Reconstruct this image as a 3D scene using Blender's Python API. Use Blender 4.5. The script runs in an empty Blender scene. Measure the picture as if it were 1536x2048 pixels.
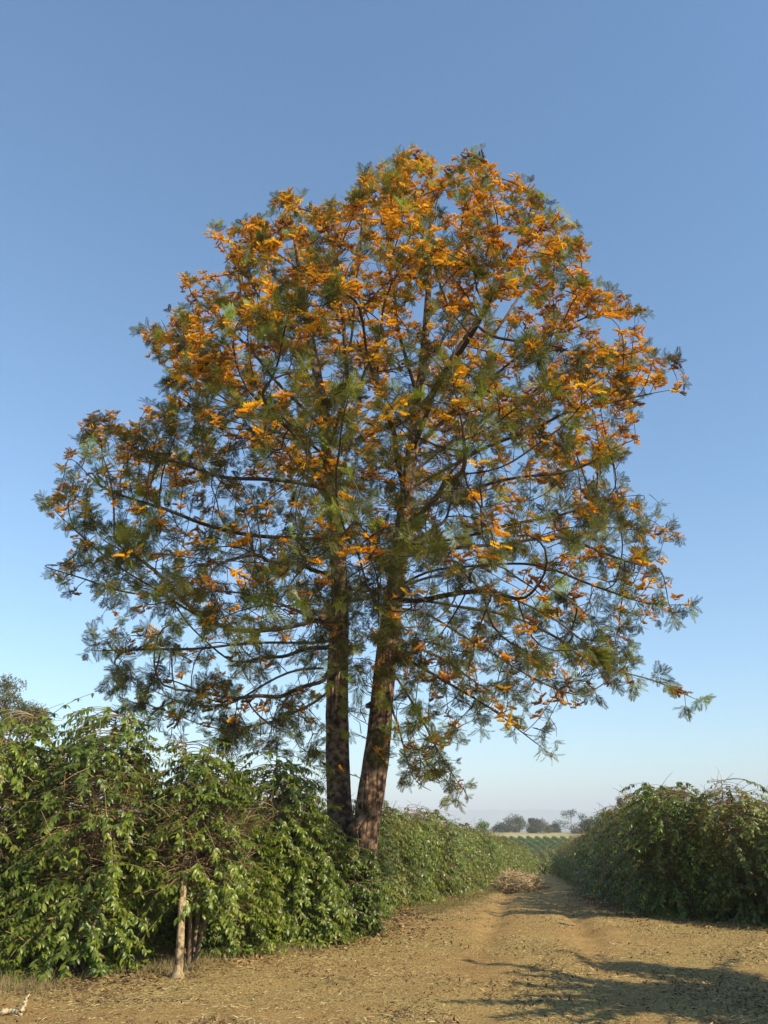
import bpy, math, random
import numpy as np
from mathutils import Matrix, Vector, noise as mnoise
R = math.radians
rng = np.random.default_rng(7)
random.seed(7)
scene = bpy.context.scene
COL = scene.collection

# ------------------------------------------------------------------ camera
PITCH = R(20.8); F = 1620.0; CAMZ = 1.6
cam_d = bpy.data.cameras.new('camera'); cam = bpy.data.objects.new('camera', cam_d); COL.objects.link(cam)
cam.location = (0, 0, CAMZ); cam.rotation_euler = (R(90) + PITCH, 0, 0)
cam_d.sensor_fit = 'VERTICAL'; cam_d.sensor_height = 24; cam_d.sensor_width = 18
cam_d.lens = 24 * F / 2048; cam_d.clip_end = 30000; cam_d.clip_start = 0.05
scene.camera = cam
# ------------------------------------------------------------------ light
SUN_EL = R(34); SUN_AZ = R(124)      # azimuth clockwise from +Y (the view direction)
w = bpy.data.worlds.new('World'); scene.world = w; w.use_nodes = True
nt = w.node_tree; nt.nodes.clear()
sky = nt.nodes.new('ShaderNodeTexSky'); sky.sky_type = 'NISHITA'; sky.sun_disc = False
sky.sun_elevation = SUN_EL; sky.sun_rotation = SUN_AZ
sky.altitude = 1200; sky.air_density = 1.25; sky.dust_density = 0.5; sky.ozone_density = 3.6
bg = nt.nodes.new('ShaderNodeBackground'); bg.inputs['Strength'].default_value = 0.145
wo = nt.nodes.new('ShaderNodeOutputWorld')
tint = nt.nodes.new('ShaderNodeMix'); tint.data_type = 'RGBA'; tint.blend_type = 'MULTIPLY'; tint.inputs[0].default_value = 1
tint.inputs[7].default_value = (.83, 1.045, 1.17, 1); nt.links.new(sky.outputs[0], tint.inputs[6]); 
PV = .145 * 1.414 / .42     # flatten the sky's gradient a little about its middle brightness
v1 = nt.nodes.new('ShaderNodeVectorMath'); v1.operation = 'SCALE'; v1.inputs['Scale'].default_value = PV; nt.links.new(tint.outputs[2], v1.inputs[0])
gm = nt.nodes.new('ShaderNodeGamma'); gm.inputs[1].default_value = .82; nt.links.new(v1.outputs[0], gm.inputs[0])
v2 = nt.nodes.new('ShaderNodeVectorMath'); v2.operation = 'SCALE'; v2.inputs['Scale'].default_value = 1 / PV; nt.links.new(gm.outputs[0], v2.inputs[0])
nt.links.new(v2.outputs[0], bg.inputs[0]); nt.links.new(bg.outputs[0], wo.inputs[0])
sd = bpy.data.lights.new('sun', 'SUN'); sd.energy = 5.0; sd.angle = R(0.5); sd.color = (1.0, 0.88, 0.66)
so = bpy.data.objects.new('sun', sd); COL.objects.link(so)
sdir = Vector((math.sin(SUN_AZ) * math.cos(SUN_EL), math.cos(SUN_AZ) * math.cos(SUN_EL), math.sin(SUN_EL)))
so.rotation_euler = sdir.to_track_quat('Z', 'Y').to_euler(); so.location = (20, -10, 30)
scene.view_settings.view_transform = 'Standard'; scene.view_settings.look = 'None'
scene.view_settings.exposure = 0.5; scene.view_settings.gamma = 1
scene.view_settings.use_curve_mapping = False

# ------------------------------------------------------------------ helpers
SP, CP = math.sin(PITCH), math.cos(PITCH)
def ray(u, v):
    a = (np.asarray(v, float) - 1024) / F
    return (np.asarray(u, float) - 768) / F, CP + a * SP, -(a * CP - SP)
def P(u, v, Y):
    """world point seen in the photograph at u, v that stands Y metres ahead"""
    x, f, z = ray(u, v); t = Y / f
    return np.array([x * t, Y + 0 * t, CAMZ + z * t]).T if np.ndim(t) else np.array([x * t, Y, CAMZ + z * t])
GY = [-60, 0, 12, 16, 20, 26, 32, 45, 60, 75, 90, 115, 140, 170, 200, 240, 270, 320, 500, 1500, 9000, 30000]
GZ = [0, 0, 0, -.08, -.27, -.55, -.85, -1.5, -2.15, -2.72, -4.3, -7.5, -9, -8.2, -4.4, -2.5, -2.1, -4, -20, -32, -32, -32]
def gz(x, y):
    x = np.asarray(x, float); y = np.asarray(y, float)
    z = (np.interp(y - 2, GY, GZ) + np.interp(y, GY, GZ) + np.interp(y + 2, GY, GZ)) / 3
    return z
def norm(a):
    return a / np.maximum(np.linalg.norm(a, axis=-1, keepdims=True), 1e-9)
def frames(xd, zh):
    x = norm(xd); y = norm(np.cross(zh, x)); z = np.cross(x, y)
    return np.stack([x, y, z], axis=-1)
def sn(p, s=1.0, k=0.0):
    """cheap smooth noise, about -1..1"""
    p = np.asarray(p, float) * s + k
    x, y, z = p[..., 0], p[..., 1], p[..., 2]
    return (np.sin(1.7 * x + 2.3 * np.sin(1.1 * y + k) + .7 * z) + np.sin(2.1 * y + 1.9 * np.sin(1.3 * z + 2 + k) + .5 * x)
            + np.sin(1.9 * z + 2.1 * np.sin(.9 * x + 4 + k) + .6 * y)) / 3

def mesh_np(name, V, Fc, rnd=None, smooth=False):
    me = bpy.data.meshes.new(name)
    V = np.ascontiguousarray(V, dtype=np.float32); Fc = np.ascontiguousarray(Fc, dtype=np.int32)
    k = Fc.shape[1]; n = len(Fc)
    me.vertices.add(len(V)); me.vertices.foreach_set('co', V.ravel())
    me.loops.add(n * k); me.loops.foreach_set('vertex_index', Fc.ravel())
    me.polygons.add(n); me.polygons.foreach_set('loop_start', np.arange(0, n * k, k, dtype=np.int32))
    me.polygons.foreach_set('loop_total', np.full(n, k, dtype=np.int32))
    if smooth: me.polygons.foreach_set('use_smooth', np.ones(n, dtype=bool))
    if rnd is not None:
        at = me.attributes.new('rnd', 'FLOAT', 'POINT'); at.data.foreach_set('value', np.ascontiguousarray(rnd, dtype=np.float32))
    me.update(calc_edges=True)
    return me
def bake(name, tpl, M, pos, scl, rnd):
    V, Fc = tpl; n = len(pos)
    if np.ndim(scl) == 1: scl = scl[:, None]
    W = np.einsum('nij,vj->nvi', M, V) * scl[:, None, :] if scl.shape[1] == 1 else np.einsum('nij,nvj->nvi', M, V[None] * scl[:, None, :])
    W = W + pos[:, None, :]
    FF = Fc[None] + (np.arange(n) * len(V))[:, None, None]
    return mesh_np(name, W.reshape(-1, 3), FF.reshape(-1, Fc.shape[1]), np.repeat(rnd, len(V)))
def obj(name, me, m=None, parent=None, kind=None):
    o = bpy.data.objects.new(name, me); COL.objects.link(o)
    if m is not None and not me.materials: me.materials.append(m)
    if parent is not None: o.parent = parent
    if kind: o['kind'] = kind
    return o
def thing(name, label, cat, loc=(0, 0, 0), rz=0, group=None):
    o = bpy.data.objects.new(name, None); COL.objects.link(o); o.empty_display_size = .1
    o.location = loc; o.rotation_euler = (0, 0, rz); o['label'] = label; o['category'] = cat
    if group: o['group'] = group
    return o
def tag(o, label, cat, group=None):
    o['label'] = label; o['category'] = cat
    if group: o['group'] = group
    return o

class Tubes:
    """collects tapered tubes, all in one mesh"""
    def __init__(s): s.V = []; s.F = []; s.n = 0; s.r = []
    def add(s, pts, rad, k=5, rnd=None, ridges=None, cap=True):
        pts = np.asarray(pts, float); rad = np.asarray(rad, float); n = len(pts)
        if n < 2: return
        T = np.gradient(pts, axis=0); T = norm(T)
        ref = np.array([0, 0, 1.0]) if abs(T[0][2]) < .8 else np.array([1.0, 0, 0])
        N = np.cross(T, ref); N = norm(N); B = np.cross(T, N)
        th = np.arange(k) * 2 * math.pi / k
        rr = np.repeat(rad[:, None], k, 1)
        if ridges is not None: rr = rr * ridges
        ring = pts[:, None] + rr[..., None] * (np.cos(th)[None, :, None] * N[:, None] + np.sin(th)[None, :, None] * B[:, None])
        V = ring.reshape(-1, 3)
        i = np.arange(n - 1)[:, None] * k; j = np.arange(k)[None]; j2 = (j + 1) % k
        Q = np.stack([i + j, i + j2, i + k + j2, i + k + j], -1).reshape(-1, 4)
        s.V.append(V); s.F.append(Q + s.n); s.r.append(np.full(len(V), rng.random() if rnd is None else rnd))
        s.n += len(V)
        if cap:
            s.V.append((pts[-1] + T[-1] * rad[-1] * .5)[None]); s.r.append(s.r[-1][:1])
            b = s.n - k
            c = np.stack([b + np.arange(k), b + (np.arange(k) + 1) % k, np.full(k, s.n), np.full(k, s.n)], -1)
            s.cap = getattr(s, 'cap', []); s.cap.append(c[:, :3]); s.n += 1
    def mesh(s, name, smooth=True):
        V = np.concatenate(s.V); Q = np.concatenate(s.F)
        T1 = np.concatenate([Q[:, [0, 1, 2]], Q[:, [0, 2, 3]]] + getattr(s, 'cap', []))
        return mesh_np(name, V, T1, np.concatenate(s.r), smooth)

# ------------------------------------------------------------------ materials
def mat(name, ramp, rough=.6, attr='rnd', spec=.3, transl=0, tcol=None, bump=None, noise=None, coat=0):
    m = bpy.data.materials.new(name); m.use_nodes = True; t = m.node_tree; N = t.nodes; L = t.links
    b = N['Principled BSDF']; b.inputs['Roughness'].default_value = rough
    b.inputs['Specular IOR Level'].default_value = spec
    cr = N.new('ShaderNodeValToRGB'); cr.color_ramp.interpolation = 'LINEAR'
    els = cr.color_ramp.elements
    while len(els) > 1: els.remove(els[-1])
    els[0].position = ramp[0][0]; els[0].color = (*ramp[0][1], 1)
    for p, c in ramp[1:]:
        e = els.new(p); e.color = (*c, 1)
    if attr:
        a = N.new('ShaderNodeAttribute'); a.attribute_name = attr; src = a.outputs['Fac']
    if noise:
        tc = N.new('ShaderNodeTexCoord'); nz = N.new('ShaderNodeTexNoise'); nz.inputs['Scale'].default_value = noise[0]
        nz.inputs['Detail'].default_value = 5; L.new(tc.outputs['Object'], nz.inputs['Vector'])
        if attr:
            mx = N.new('ShaderNodeMath'); mx.operation = 'MULTIPLY_ADD'; L.new(nz.outputs[0], mx.inputs[0])
            mx.inputs[1].default_value = noise[1]; 
            sb = N.new('ShaderNodeMath'); sb.operation = 'ADD'; L.new(src, sb.inputs[0]); sb.inputs[1].default_value = -noise[1] / 2
            L.new(sb.outputs[0], mx.inputs[2]); src = mx.outputs[0]
        else: src = nz.outputs[0]
    L.new(src, cr.inputs[0]); L.new(cr.outputs[0], b.inputs['Base Color'])
    if bump:
        tc2 = N.new('ShaderNodeTexCoord'); mp = N.new('ShaderNodeMapping'); mp.inputs['Scale'].default_value = bump[2]
        nb = N.new('ShaderNodeTexNoise'); nb.inputs['Scale'].default_value = bump[0]; nb.inputs['Detail'].default_value = 6
        bp = N.new('ShaderNodeBump'); bp.inputs['Strength'].default_value = bump[1]; bp.inputs['Distance'].default_value = .02
        L.new(tc2.outputs['Object'], mp.inputs[0]); L.new(mp.outputs[0], nb.inputs['Vector']); L.new(nb.outputs[0], bp.inputs['Height'])
        L.new(bp.outputs[0], b.inputs['Normal'])
    if transl:
        tr = N.new('ShaderNodeBsdfTranslucent'); ms = N.new('ShaderNodeMixShader'); ms.inputs[0].default_value = transl
        if tcol:
            tm = N.new('ShaderNodeMix'); tm.data_type = 'RGBA'; tm.blend_type = 'MULTIPLY'; tm.inputs[0].default_value = 1
            L.new(cr.outputs[0], tm.inputs[6]); tm.inputs[7].default_value = (*tcol, 1); L.new(tm.outputs[2], tr.inputs[0])
        else: L.new(cr.outputs[0], tr.inputs[0])
        out = N['Material Output']
        L.new(b.outputs[0], ms.inputs[1]); L.new(tr.outputs[0], ms.inputs[2]); L.new(ms.outputs[0], out.inputs[0])
    return m
M = {}
M['coffee'] = mat('coffee_leaf', [(0, (.028, .056, .008)), (.35, (.074, .120, .012)), (.7, (.165, .210, .020)), (.93, (.26, .30, .03)), (.97, (.26, .25, .04)), (1, (.33, .17, .05))], rough=.38, spec=.48, transl=.34, tcol=(1.5, 1.7, .7))
M['coffee_dry'] = mat('coffee_leaf_thin', [(0, (.055, .080, .014)), (.4, (.12, .15, .022)), (.75, (.19, .20, .032)), (.92, (.30, .26, .055)), (1, (.26, .12, .04))], rough=.42, spec=.45, transl=.25, tcol=(1.4, 1.5, .7))
M['coffee_twig'] = mat('coffee_twig', [(0, (.09, .055, .028)), (.5, (.20, .125, .058)), (1, (.40, .29, .14))], rough=.8)
M['coffee_stem'] = mat('coffee_stem', [(.3, (.07, .045, .026)), (.42, (.20, .14, .075)), (.52, (.42, .31, .17)), (.64, (.22, .14, .075))], rough=.9, attr=None, noise=(14, 1), bump=(30, .8, (1, 1, .25)))
M['coffee_stem_dark'] = mat('coffee_stem_dark', [(.25, (.07, .045, .028)), (.5, (.15, .10, .06)), (.75, (.24, .17, .10))], rough=.9, attr=None, noise=(14, 1))
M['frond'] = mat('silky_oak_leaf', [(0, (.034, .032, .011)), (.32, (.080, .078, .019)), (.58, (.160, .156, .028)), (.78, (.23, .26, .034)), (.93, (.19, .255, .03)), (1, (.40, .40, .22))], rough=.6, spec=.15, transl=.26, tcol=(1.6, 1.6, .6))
M['flower'] = mat('orange_flower', [(0, (.20, .080, .030)), (.22, (.48, .20, .020)), (.55, (.88, .43, .010)), (1, (.95, .62, .03))], rough=.55, spec=.2, transl=.32, tcol=(1.1, 1.1, .7))
M['bark'] = mat('silky_oak_bark', [(.30, (.018, .011, .008)), (.44, (.070, .041, .026)), (.56, (.20, .122, .072)), (.72, (.34, .225, .135))], rough=.95, attr=None, noise=(9, 1), bump=(55, .9, (1, 1, .18)))
M['branch'] = mat('silky_oak_branch', [(0, (.028, .019, .014)), (.5, (.060, .041, .029)), (1, (.15, .108, .075))], rough=.9, noise=(7, .5))
M['straw'] = mat('straw', [(0, (.10, .060, .024)), (.25, (.32, .215, .085)), (.6, (.52, .38, .16)), (1, (.72, .60, .33))], rough=.8, transl=.1)
M['deadleaf'] = mat('dead_leaf', [(0, (.05, .028, .016)), (.5, (.13, .075, .035)), (.85, (.27, .16, .07)), (1, (.5, .33, .14))], rough=.8)
M['grass'] = mat('grass_blade', [(0, (.08, .10, .025)), (.4, (.17, .16, .05)), (1, (.30, .225, .11))], rough=.7, transl=.2)
M['brush'] = mat('brushwood', [(0, (.22, .13, .065)), (.5, (.46, .32, .165)), (1, (.68, .55, .32))], rough=.9)
M['farleaf'] = mat('distant_leaf', [(0, (.06, .065, .03)), (.5, (.12, .118, .055)), (1, (.19, .18, .09))], rough=.7, transl=.2)
M['farleaf_dark'] = mat('distant_dark_leaf', [(0, (.030, .042, .022)), (.5, (.055, .070, .035)), (1, (.09, .10, .05))], rough=.7, transl=.2)
M['farleaf_green'] = mat('distant_green_leaf', [(0, (.09, .15, .03)), (.5, (.15, .23, .05)), (1, (.22, .30, .08))], rough=.7, transl=.3)
M['gumleaf'] = mat('gum_leaf', [(0, (.10, .11, .055)), (.5, (.19, .195, .10)), (1, (.30, .29, .17))], rough=.6, transl=.3)
M['fartrunk'] = mat('distant_bark', [(0, (.12, .09, .065)), (1, (.25, .2, .15))], rough=.9)
M['bleached'] = mat('bleached_wood', [(.3, (.30, .22, .12)), (.6, (.55, .45, .28))], rough=.8, attr=None, noise=(30, 1))

# ground material
def ground_mat():
    m = bpy.data.materials.new('dry_soil'); m.use_nodes = True; t = m.node_tree; N = t.nodes; L = t.links
    b = N['Principled BSDF']; b.inputs['Roughness'].default_value = .95; b.inputs['Specular IOR Level'].default_value = .1
    geo = N.new('ShaderNodeNewGeometry')
    def noi(s, d=6, r=.6, sc=None):
        n = N.new('ShaderNodeTexNoise'); n.inputs['Scale'].default_value = s; n.inputs['Detail'].default_value = d; n.inputs['Roughness'].default_value = r
        if sc:
            mp = N.new('ShaderNodeMapping'); mp.inputs['Scale'].default_value = sc; L.new(geo.outputs['Position'], mp.inputs[0]); L.new(mp.outputs[0], n.inputs['Vector'])
        else: L.new(geo.outputs['Position'], n.inputs['Vector'])
        return n.outputs[0]
    def ramp(src, els):
        c = N.new('ShaderNodeValToRGB'); e = c.color_ramp.elements
        e[0].position, e[0].color = els[0][0], (*els[0][1], 1); e[1].position, e[1].color = els[-1][0], (*els[-1][1], 1)
        for p, q in els[1:-1]: x = e.new(p); x.color = (*q, 1)
        L.new(src, c.inputs[0]); return c.outputs[0]
    def mix(f, a, bb, mode='MIX'):
        x = N.new('ShaderNodeMix'); x.data_type = 'RGBA'; x.blend_type = mode
        if isinstance(f, float): x.inputs[0].default_value = f
        else: L.new(f, x.inputs[0])
        L.new(a, x.inputs[6]); L.new(bb, x.inputs[7]); return x.outputs[2]
    soil = ramp(noi(1.3), [(.3, (.36, .212, .082)), (.5, (.48, .30, .115)), (.7, (.56, .375, .155))])
    chaff = ramp(noi(38, 4, .7, (1, .55, 1)), [(.3, (.13, .078, .032)), (.45, (.39, .27, .10)), (.6, (.55, .41, .16)), (.75, (.68, .56, .26))])
    fm = ramp(noi(.55, 5, .65), [(.42, (.05, .05, .05)), (.58, (.9, .9, .9))])
    at = N.new('ShaderNodeAttribute'); at.attribute_name = 'rnd'
    am = N.new('ShaderNodeMath'); am.operation = 'MULTIPLY_ADD'; L.new(noi(5.5, 6, .75), am.inputs[0]); am.inputs[1].default_value = 2.8; am.inputs[2].default_value = -1.2
    a2 = N.new('ShaderNodeMath'); a2.operation = 'ADD'; a2.use_clamp = True; L.new(am.outputs[0], a2.inputs[0]); L.new(at.outputs['Fac'], a2.inputs[1])
    c = mix(a2.outputs[0], soil, chaff)
    # dark crumbs
    cr = ramp(noi(48, 4, .7), [(.34, (.42, .36, .30)), (.46, (1, 1, 1))])
    c = mix(.8, c, cr, 'MULTIPLY')
    # far: yellow grass on the hills, green strips
    sep = N.new('ShaderNodeSeparateXYZ'); L.new(geo.outputs['Position'], sep.inputs[0])
    mr = N.new('ShaderNodeMapRange'); mr.inputs['From Min'].default_value = 110; mr.inputs['From Max'].default_value = 160
    L.new(sep.outputs['Y'], mr.inputs['Value'])
    far = ramp(noi(.06, 5, .6), [(.3, (.30, .25, .10)), (.6, (.44, .36, .16))])
    c = mix(mr.outputs[0], c, far)
    mr2 = N.new('ShaderNodeMapRange'); mr2.inputs['From Min'].default_value = 330; mr2.inputs['From Max'].default_value = 700
    L.new(sep.outputs['Y'], mr2.inputs['Value'])
    pl = ramp(noi(.004, 8, .7, (1, .35, 1)), [(.35, (.05, .07, .03)), (.5, (.14, .13, .06)), (.62, (.30, .24, .13)), (.7, (.55, .5, .38))])
    c = mix(mr2.outputs[0], c, pl)
    L.new(c, b.inputs['Base Color'])
    bp = N.new('ShaderNodeBump'); bp.inputs['Strength'].default_value = 1.0; bp.inputs['Distance'].default_value = .06
    L.new(noi(30, 6, .7), bp.inputs['Height']); L.new(bp.outputs[0], b.inputs['Normal'])
    return m
M['ground'] = ground_mat()
def hill_mat():
    m = bpy.data.materials.new('far_hill'); m.use_nodes = True; N = m.node_tree.nodes; L = m.node_tree.links
    b = N['Principled BSDF']; b.inputs['Roughness'].default_value = 1
    g = N.new('ShaderNodeNewGeometry'); n = N.new('ShaderNodeTexNoise'); n.inputs['Scale'].default_value = .006; n.inputs['Detail'].default_value = 8
    c = N.new('ShaderNodeValToRGB'); e = c.color_ramp.elements; e[0].position = .35; e[0].color = (.04, .06, .03, 1); e[1].position = .7; e[1].color = (.22, .19, .11, 1)
    L.new(g.outputs['Position'], n.inputs['Vector']); L.new(n.outputs[0], c.inputs[0]); L.new(c.outputs[0], b.inputs['Base Color'])
    return m
M['hill'] = hill_mat()

# ------------------------------------------------------------------ ground sheet
def tnoise2(X, Y, s, k):
    return sn(np.stack([X, Y, np.full_like(X, k)], -1), s, k)
xs = np.concatenate([-np.geomspace(14, 9000, 40)[::-1], np.linspace(-13.9, 15.9, 330), np.geomspace(16, 9000, 40)])
ys = np.concatenate([-np.geomspace(2, 60, 8)[::-1], np.linspace(-1, 5.9, 12), np.linspace(6, 24, 330), np.geomspace(24.2, 400, 130), np.geomspace(420, 9500, 40)])
X, Y = np.meshgrid(xs, ys)
Z = gz(X, Y)
near = np.clip(1 - (Y - 20) / 40, 0, 1) * (np.abs(X) < 30)
Z = Z + near * (.030 * tnoise2(X, Y, .8, 1.3) + .020 * tnoise2(X, Y, 2.9, 5.1) + .011 * tnoise2(X, Y, 8.0, 2.2) + .008 * tnoise2(X, Y, 19.0, 9.0))
# wheel ruts of the track, along its direction
for off in (-.75, .75):
    cx = 3.0 + .155 * (Y - 18) + off
    Z -= .075 * np.exp(-((X - cx) / .22) ** 2) * np.clip((Y - 9) / 6, 0, 1) * (Y < 90)
Z += np.clip((Y - 600) / 800, 0, 1) * 4 * tnoise2(X, Y, .0021, 3)
CH = .72 + .9 * (.6 * tnoise2(X, Y, .75, 3.0) + .4 * tnoise2(X, Y, 2.3, 6.0))
for off in (-.75, .75):
    cx = 3.0 + .155 * (Y - 18) + off + .08 * np.sin(Y * .9)
    CH -= .75 * np.exp(-((X - cx) / .42) ** 2) * (Y < 90)
CH -= .6 * np.exp(-((Y - 8.3 - .05 * X) / .45) ** 2) * (X < 0)
CH = np.clip(CH, 0, 1)
nx, ny = len(xs), len(ys)
i = (np.arange(ny - 1)[:, None] * nx + np.arange(nx - 1)[None]).ravel()
Q = np.stack([i, i + 1, i + nx + 1, i + nx], -1)
obj('ground', mesh_np('ground', np.stack([X, Y, Z], -1).reshape(-1, 3), Q, CH.ravel(), True), M['ground'], kind='structure')
def ground_at(x, y):
    x = np.asarray(x, float); y = np.asarray(y, float)
    iy = np.clip(np.searchsorted(ys, y) - 1, 0, ny - 2); ix = np.clip(np.searchsorted(xs, x) - 1, 0, nx - 2)
    fx = (x - xs[ix]) / (xs[ix + 1] - xs[ix]); fy = (y - ys[iy]) / (ys[iy + 1] - ys[iy])
    return (Z[iy, ix] * (1 - fx) + Z[iy, ix + 1] * fx) * (1 - fy) + (Z[iy + 1, ix] * (1 - fx) + Z[iy + 1, ix + 1] * fx) * fy
def chaff_at(x, y):
    iy = np.clip(np.searchsorted(ys, y) - 1, 0, ny - 2); ix = np.clip(np.searchsorted(xs, x) - 1, 0, nx - 2); return CH[iy, ix]
# far hills: a long low scarp beyond the plain
hx = np.linspace(-9000, 9000, 400); hy = np.linspace(0, 1, 24)
HX, HT = np.meshgrid(hx, hy)
def ridge(px):      # crest height by position
    return 62 + 9 * np.sin(px / 410.) + 6 * np.sin(px / 173. + 1) + 3 * np.sin(px / 61. + 2) + 1.4 * np.sin(px / 23.) - np.clip((px - 900) / 60, 0, 26)
HY = 5200 + HT * 1500 + 150 * np.sin(HX / 500.)
prof = np.clip(HT * 2.2, 0, 1) ** 1.6
HZ = -36 + (ridge(HX) + 36) * prof + 5 * np.sin(HX / 90. + HT * 9) * prof * (1 - prof)
nxh = len(hx); i = (np.arange(23)[:, None] * nxh + np.arange(nxh - 1)[None]).ravel()
obj('hills', mesh_np('hills', np.stack([HX, HY, HZ], -1).reshape(-1, 3), np.stack([i, i + 1, i + nxh + 1, i + nxh], -1), None, True), M['hill'], kind='structure')

# ------------------------------------------------------------------ haze
hz = bpy.data.meshes.new('haze')
bx = [(-9500, -70, -60), (9500, -70, -60), (9500, 9800, -60), (-9500, 9800, -60)]
bx += [(a, b, 130) for a, b, c in bx]
hz.from_pydata(bx, [], [(3, 2, 1, 0), (4, 5, 6, 7), (0, 1, 5, 4), (1, 2, 6, 5), (2, 3, 7, 6), (3, 0, 4, 7)])
hm = bpy.data.materials.new('haze_air'); hm.use_nodes = True; hm.node_tree.nodes.clear()
pv = hm.node_tree.nodes.new('ShaderNodeVolumePrincipled'); pv.inputs['Color'].default_value = (.90, .95, 1, 1)
pv.inputs['Density'].default_value = .00042; pv.inputs['Anisotropy'].default_value = -.15
ho = hm.node_tree.nodes.new('ShaderNodeOutputMaterial'); hm.node_tree.links.new(pv.outputs[0], ho.inputs['Volume'])
obj('haze', hz, hm, kind='stuff')

# ------------------------------------------------------------------ the silky oak
TREE_Y = 14.3
def PL(pts):          # list of (u, v, Y, radius) -> dense world polyline + radius
    w_ = np.array([P(u, v, y) for u, v, y, r in pts]); r_ = np.array([p[3] for p in pts])
    seg = np.r_[0, np.cumsum(np.linalg.norm(np.diff(w_, axis=0), axis=1))]
    n = max(3, int(seg[-1] / .22) + 1); s_ = np.linspace(0, seg[-1], n)
    out = np.stack([np.interp(s_, seg, w_[:, k]) for k in range(3)], -1)
    for _ in range(3): out[1:-1] = (out[:-2] + 2 * out[1:-1] + out[2:]) / 4
    return out, np.interp(s_, seg, r_)
T1 = [(727, 1868, 14.2, .30), (724, 1835, 14.2, .245), (722, 1760, 14.2, .215), (727, 1690, 14.2, .212), (735, 1640, 14.2, .208), (743, 1576, 14.2, .212), (756, 1500, 14.25, .205), (763, 1400, 14.3, .19), (773, 1300, 14.4, .185), (788, 1200, 14.5, .165), (800, 1100, 14.6, .15), (812, 1000, 14.6, .13), (824, 900, 14.6, .115), (838, 800, 14.6, .1), (850, 690, 14.6, .08), (858, 560, 14.6, .06), (862, 430, 14.6, .035), (852, 330, 14.6, .012)]
T2 = [(712, 1850, 14.35, .26), (692, 1760, 14.48, .23), (684, 1690, 14.55, .205), (677, 1576, 14.68, .2), (675, 1500, 14.8, .2), (674, 1400, 14.92, .195), (677, 1300, 15.08, .185), (681, 1200, 15.22, .165), (676, 1100, 15.3, .15), (664, 1000, 15.2, .14), (655, 900, 15.2, .12), (645, 800, 15.1, .1), (622, 690, 15.0, .08), (604, 580, 15.0, .06), (590, 480, 15, .035), (575, 400, 15, .012)]
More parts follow.
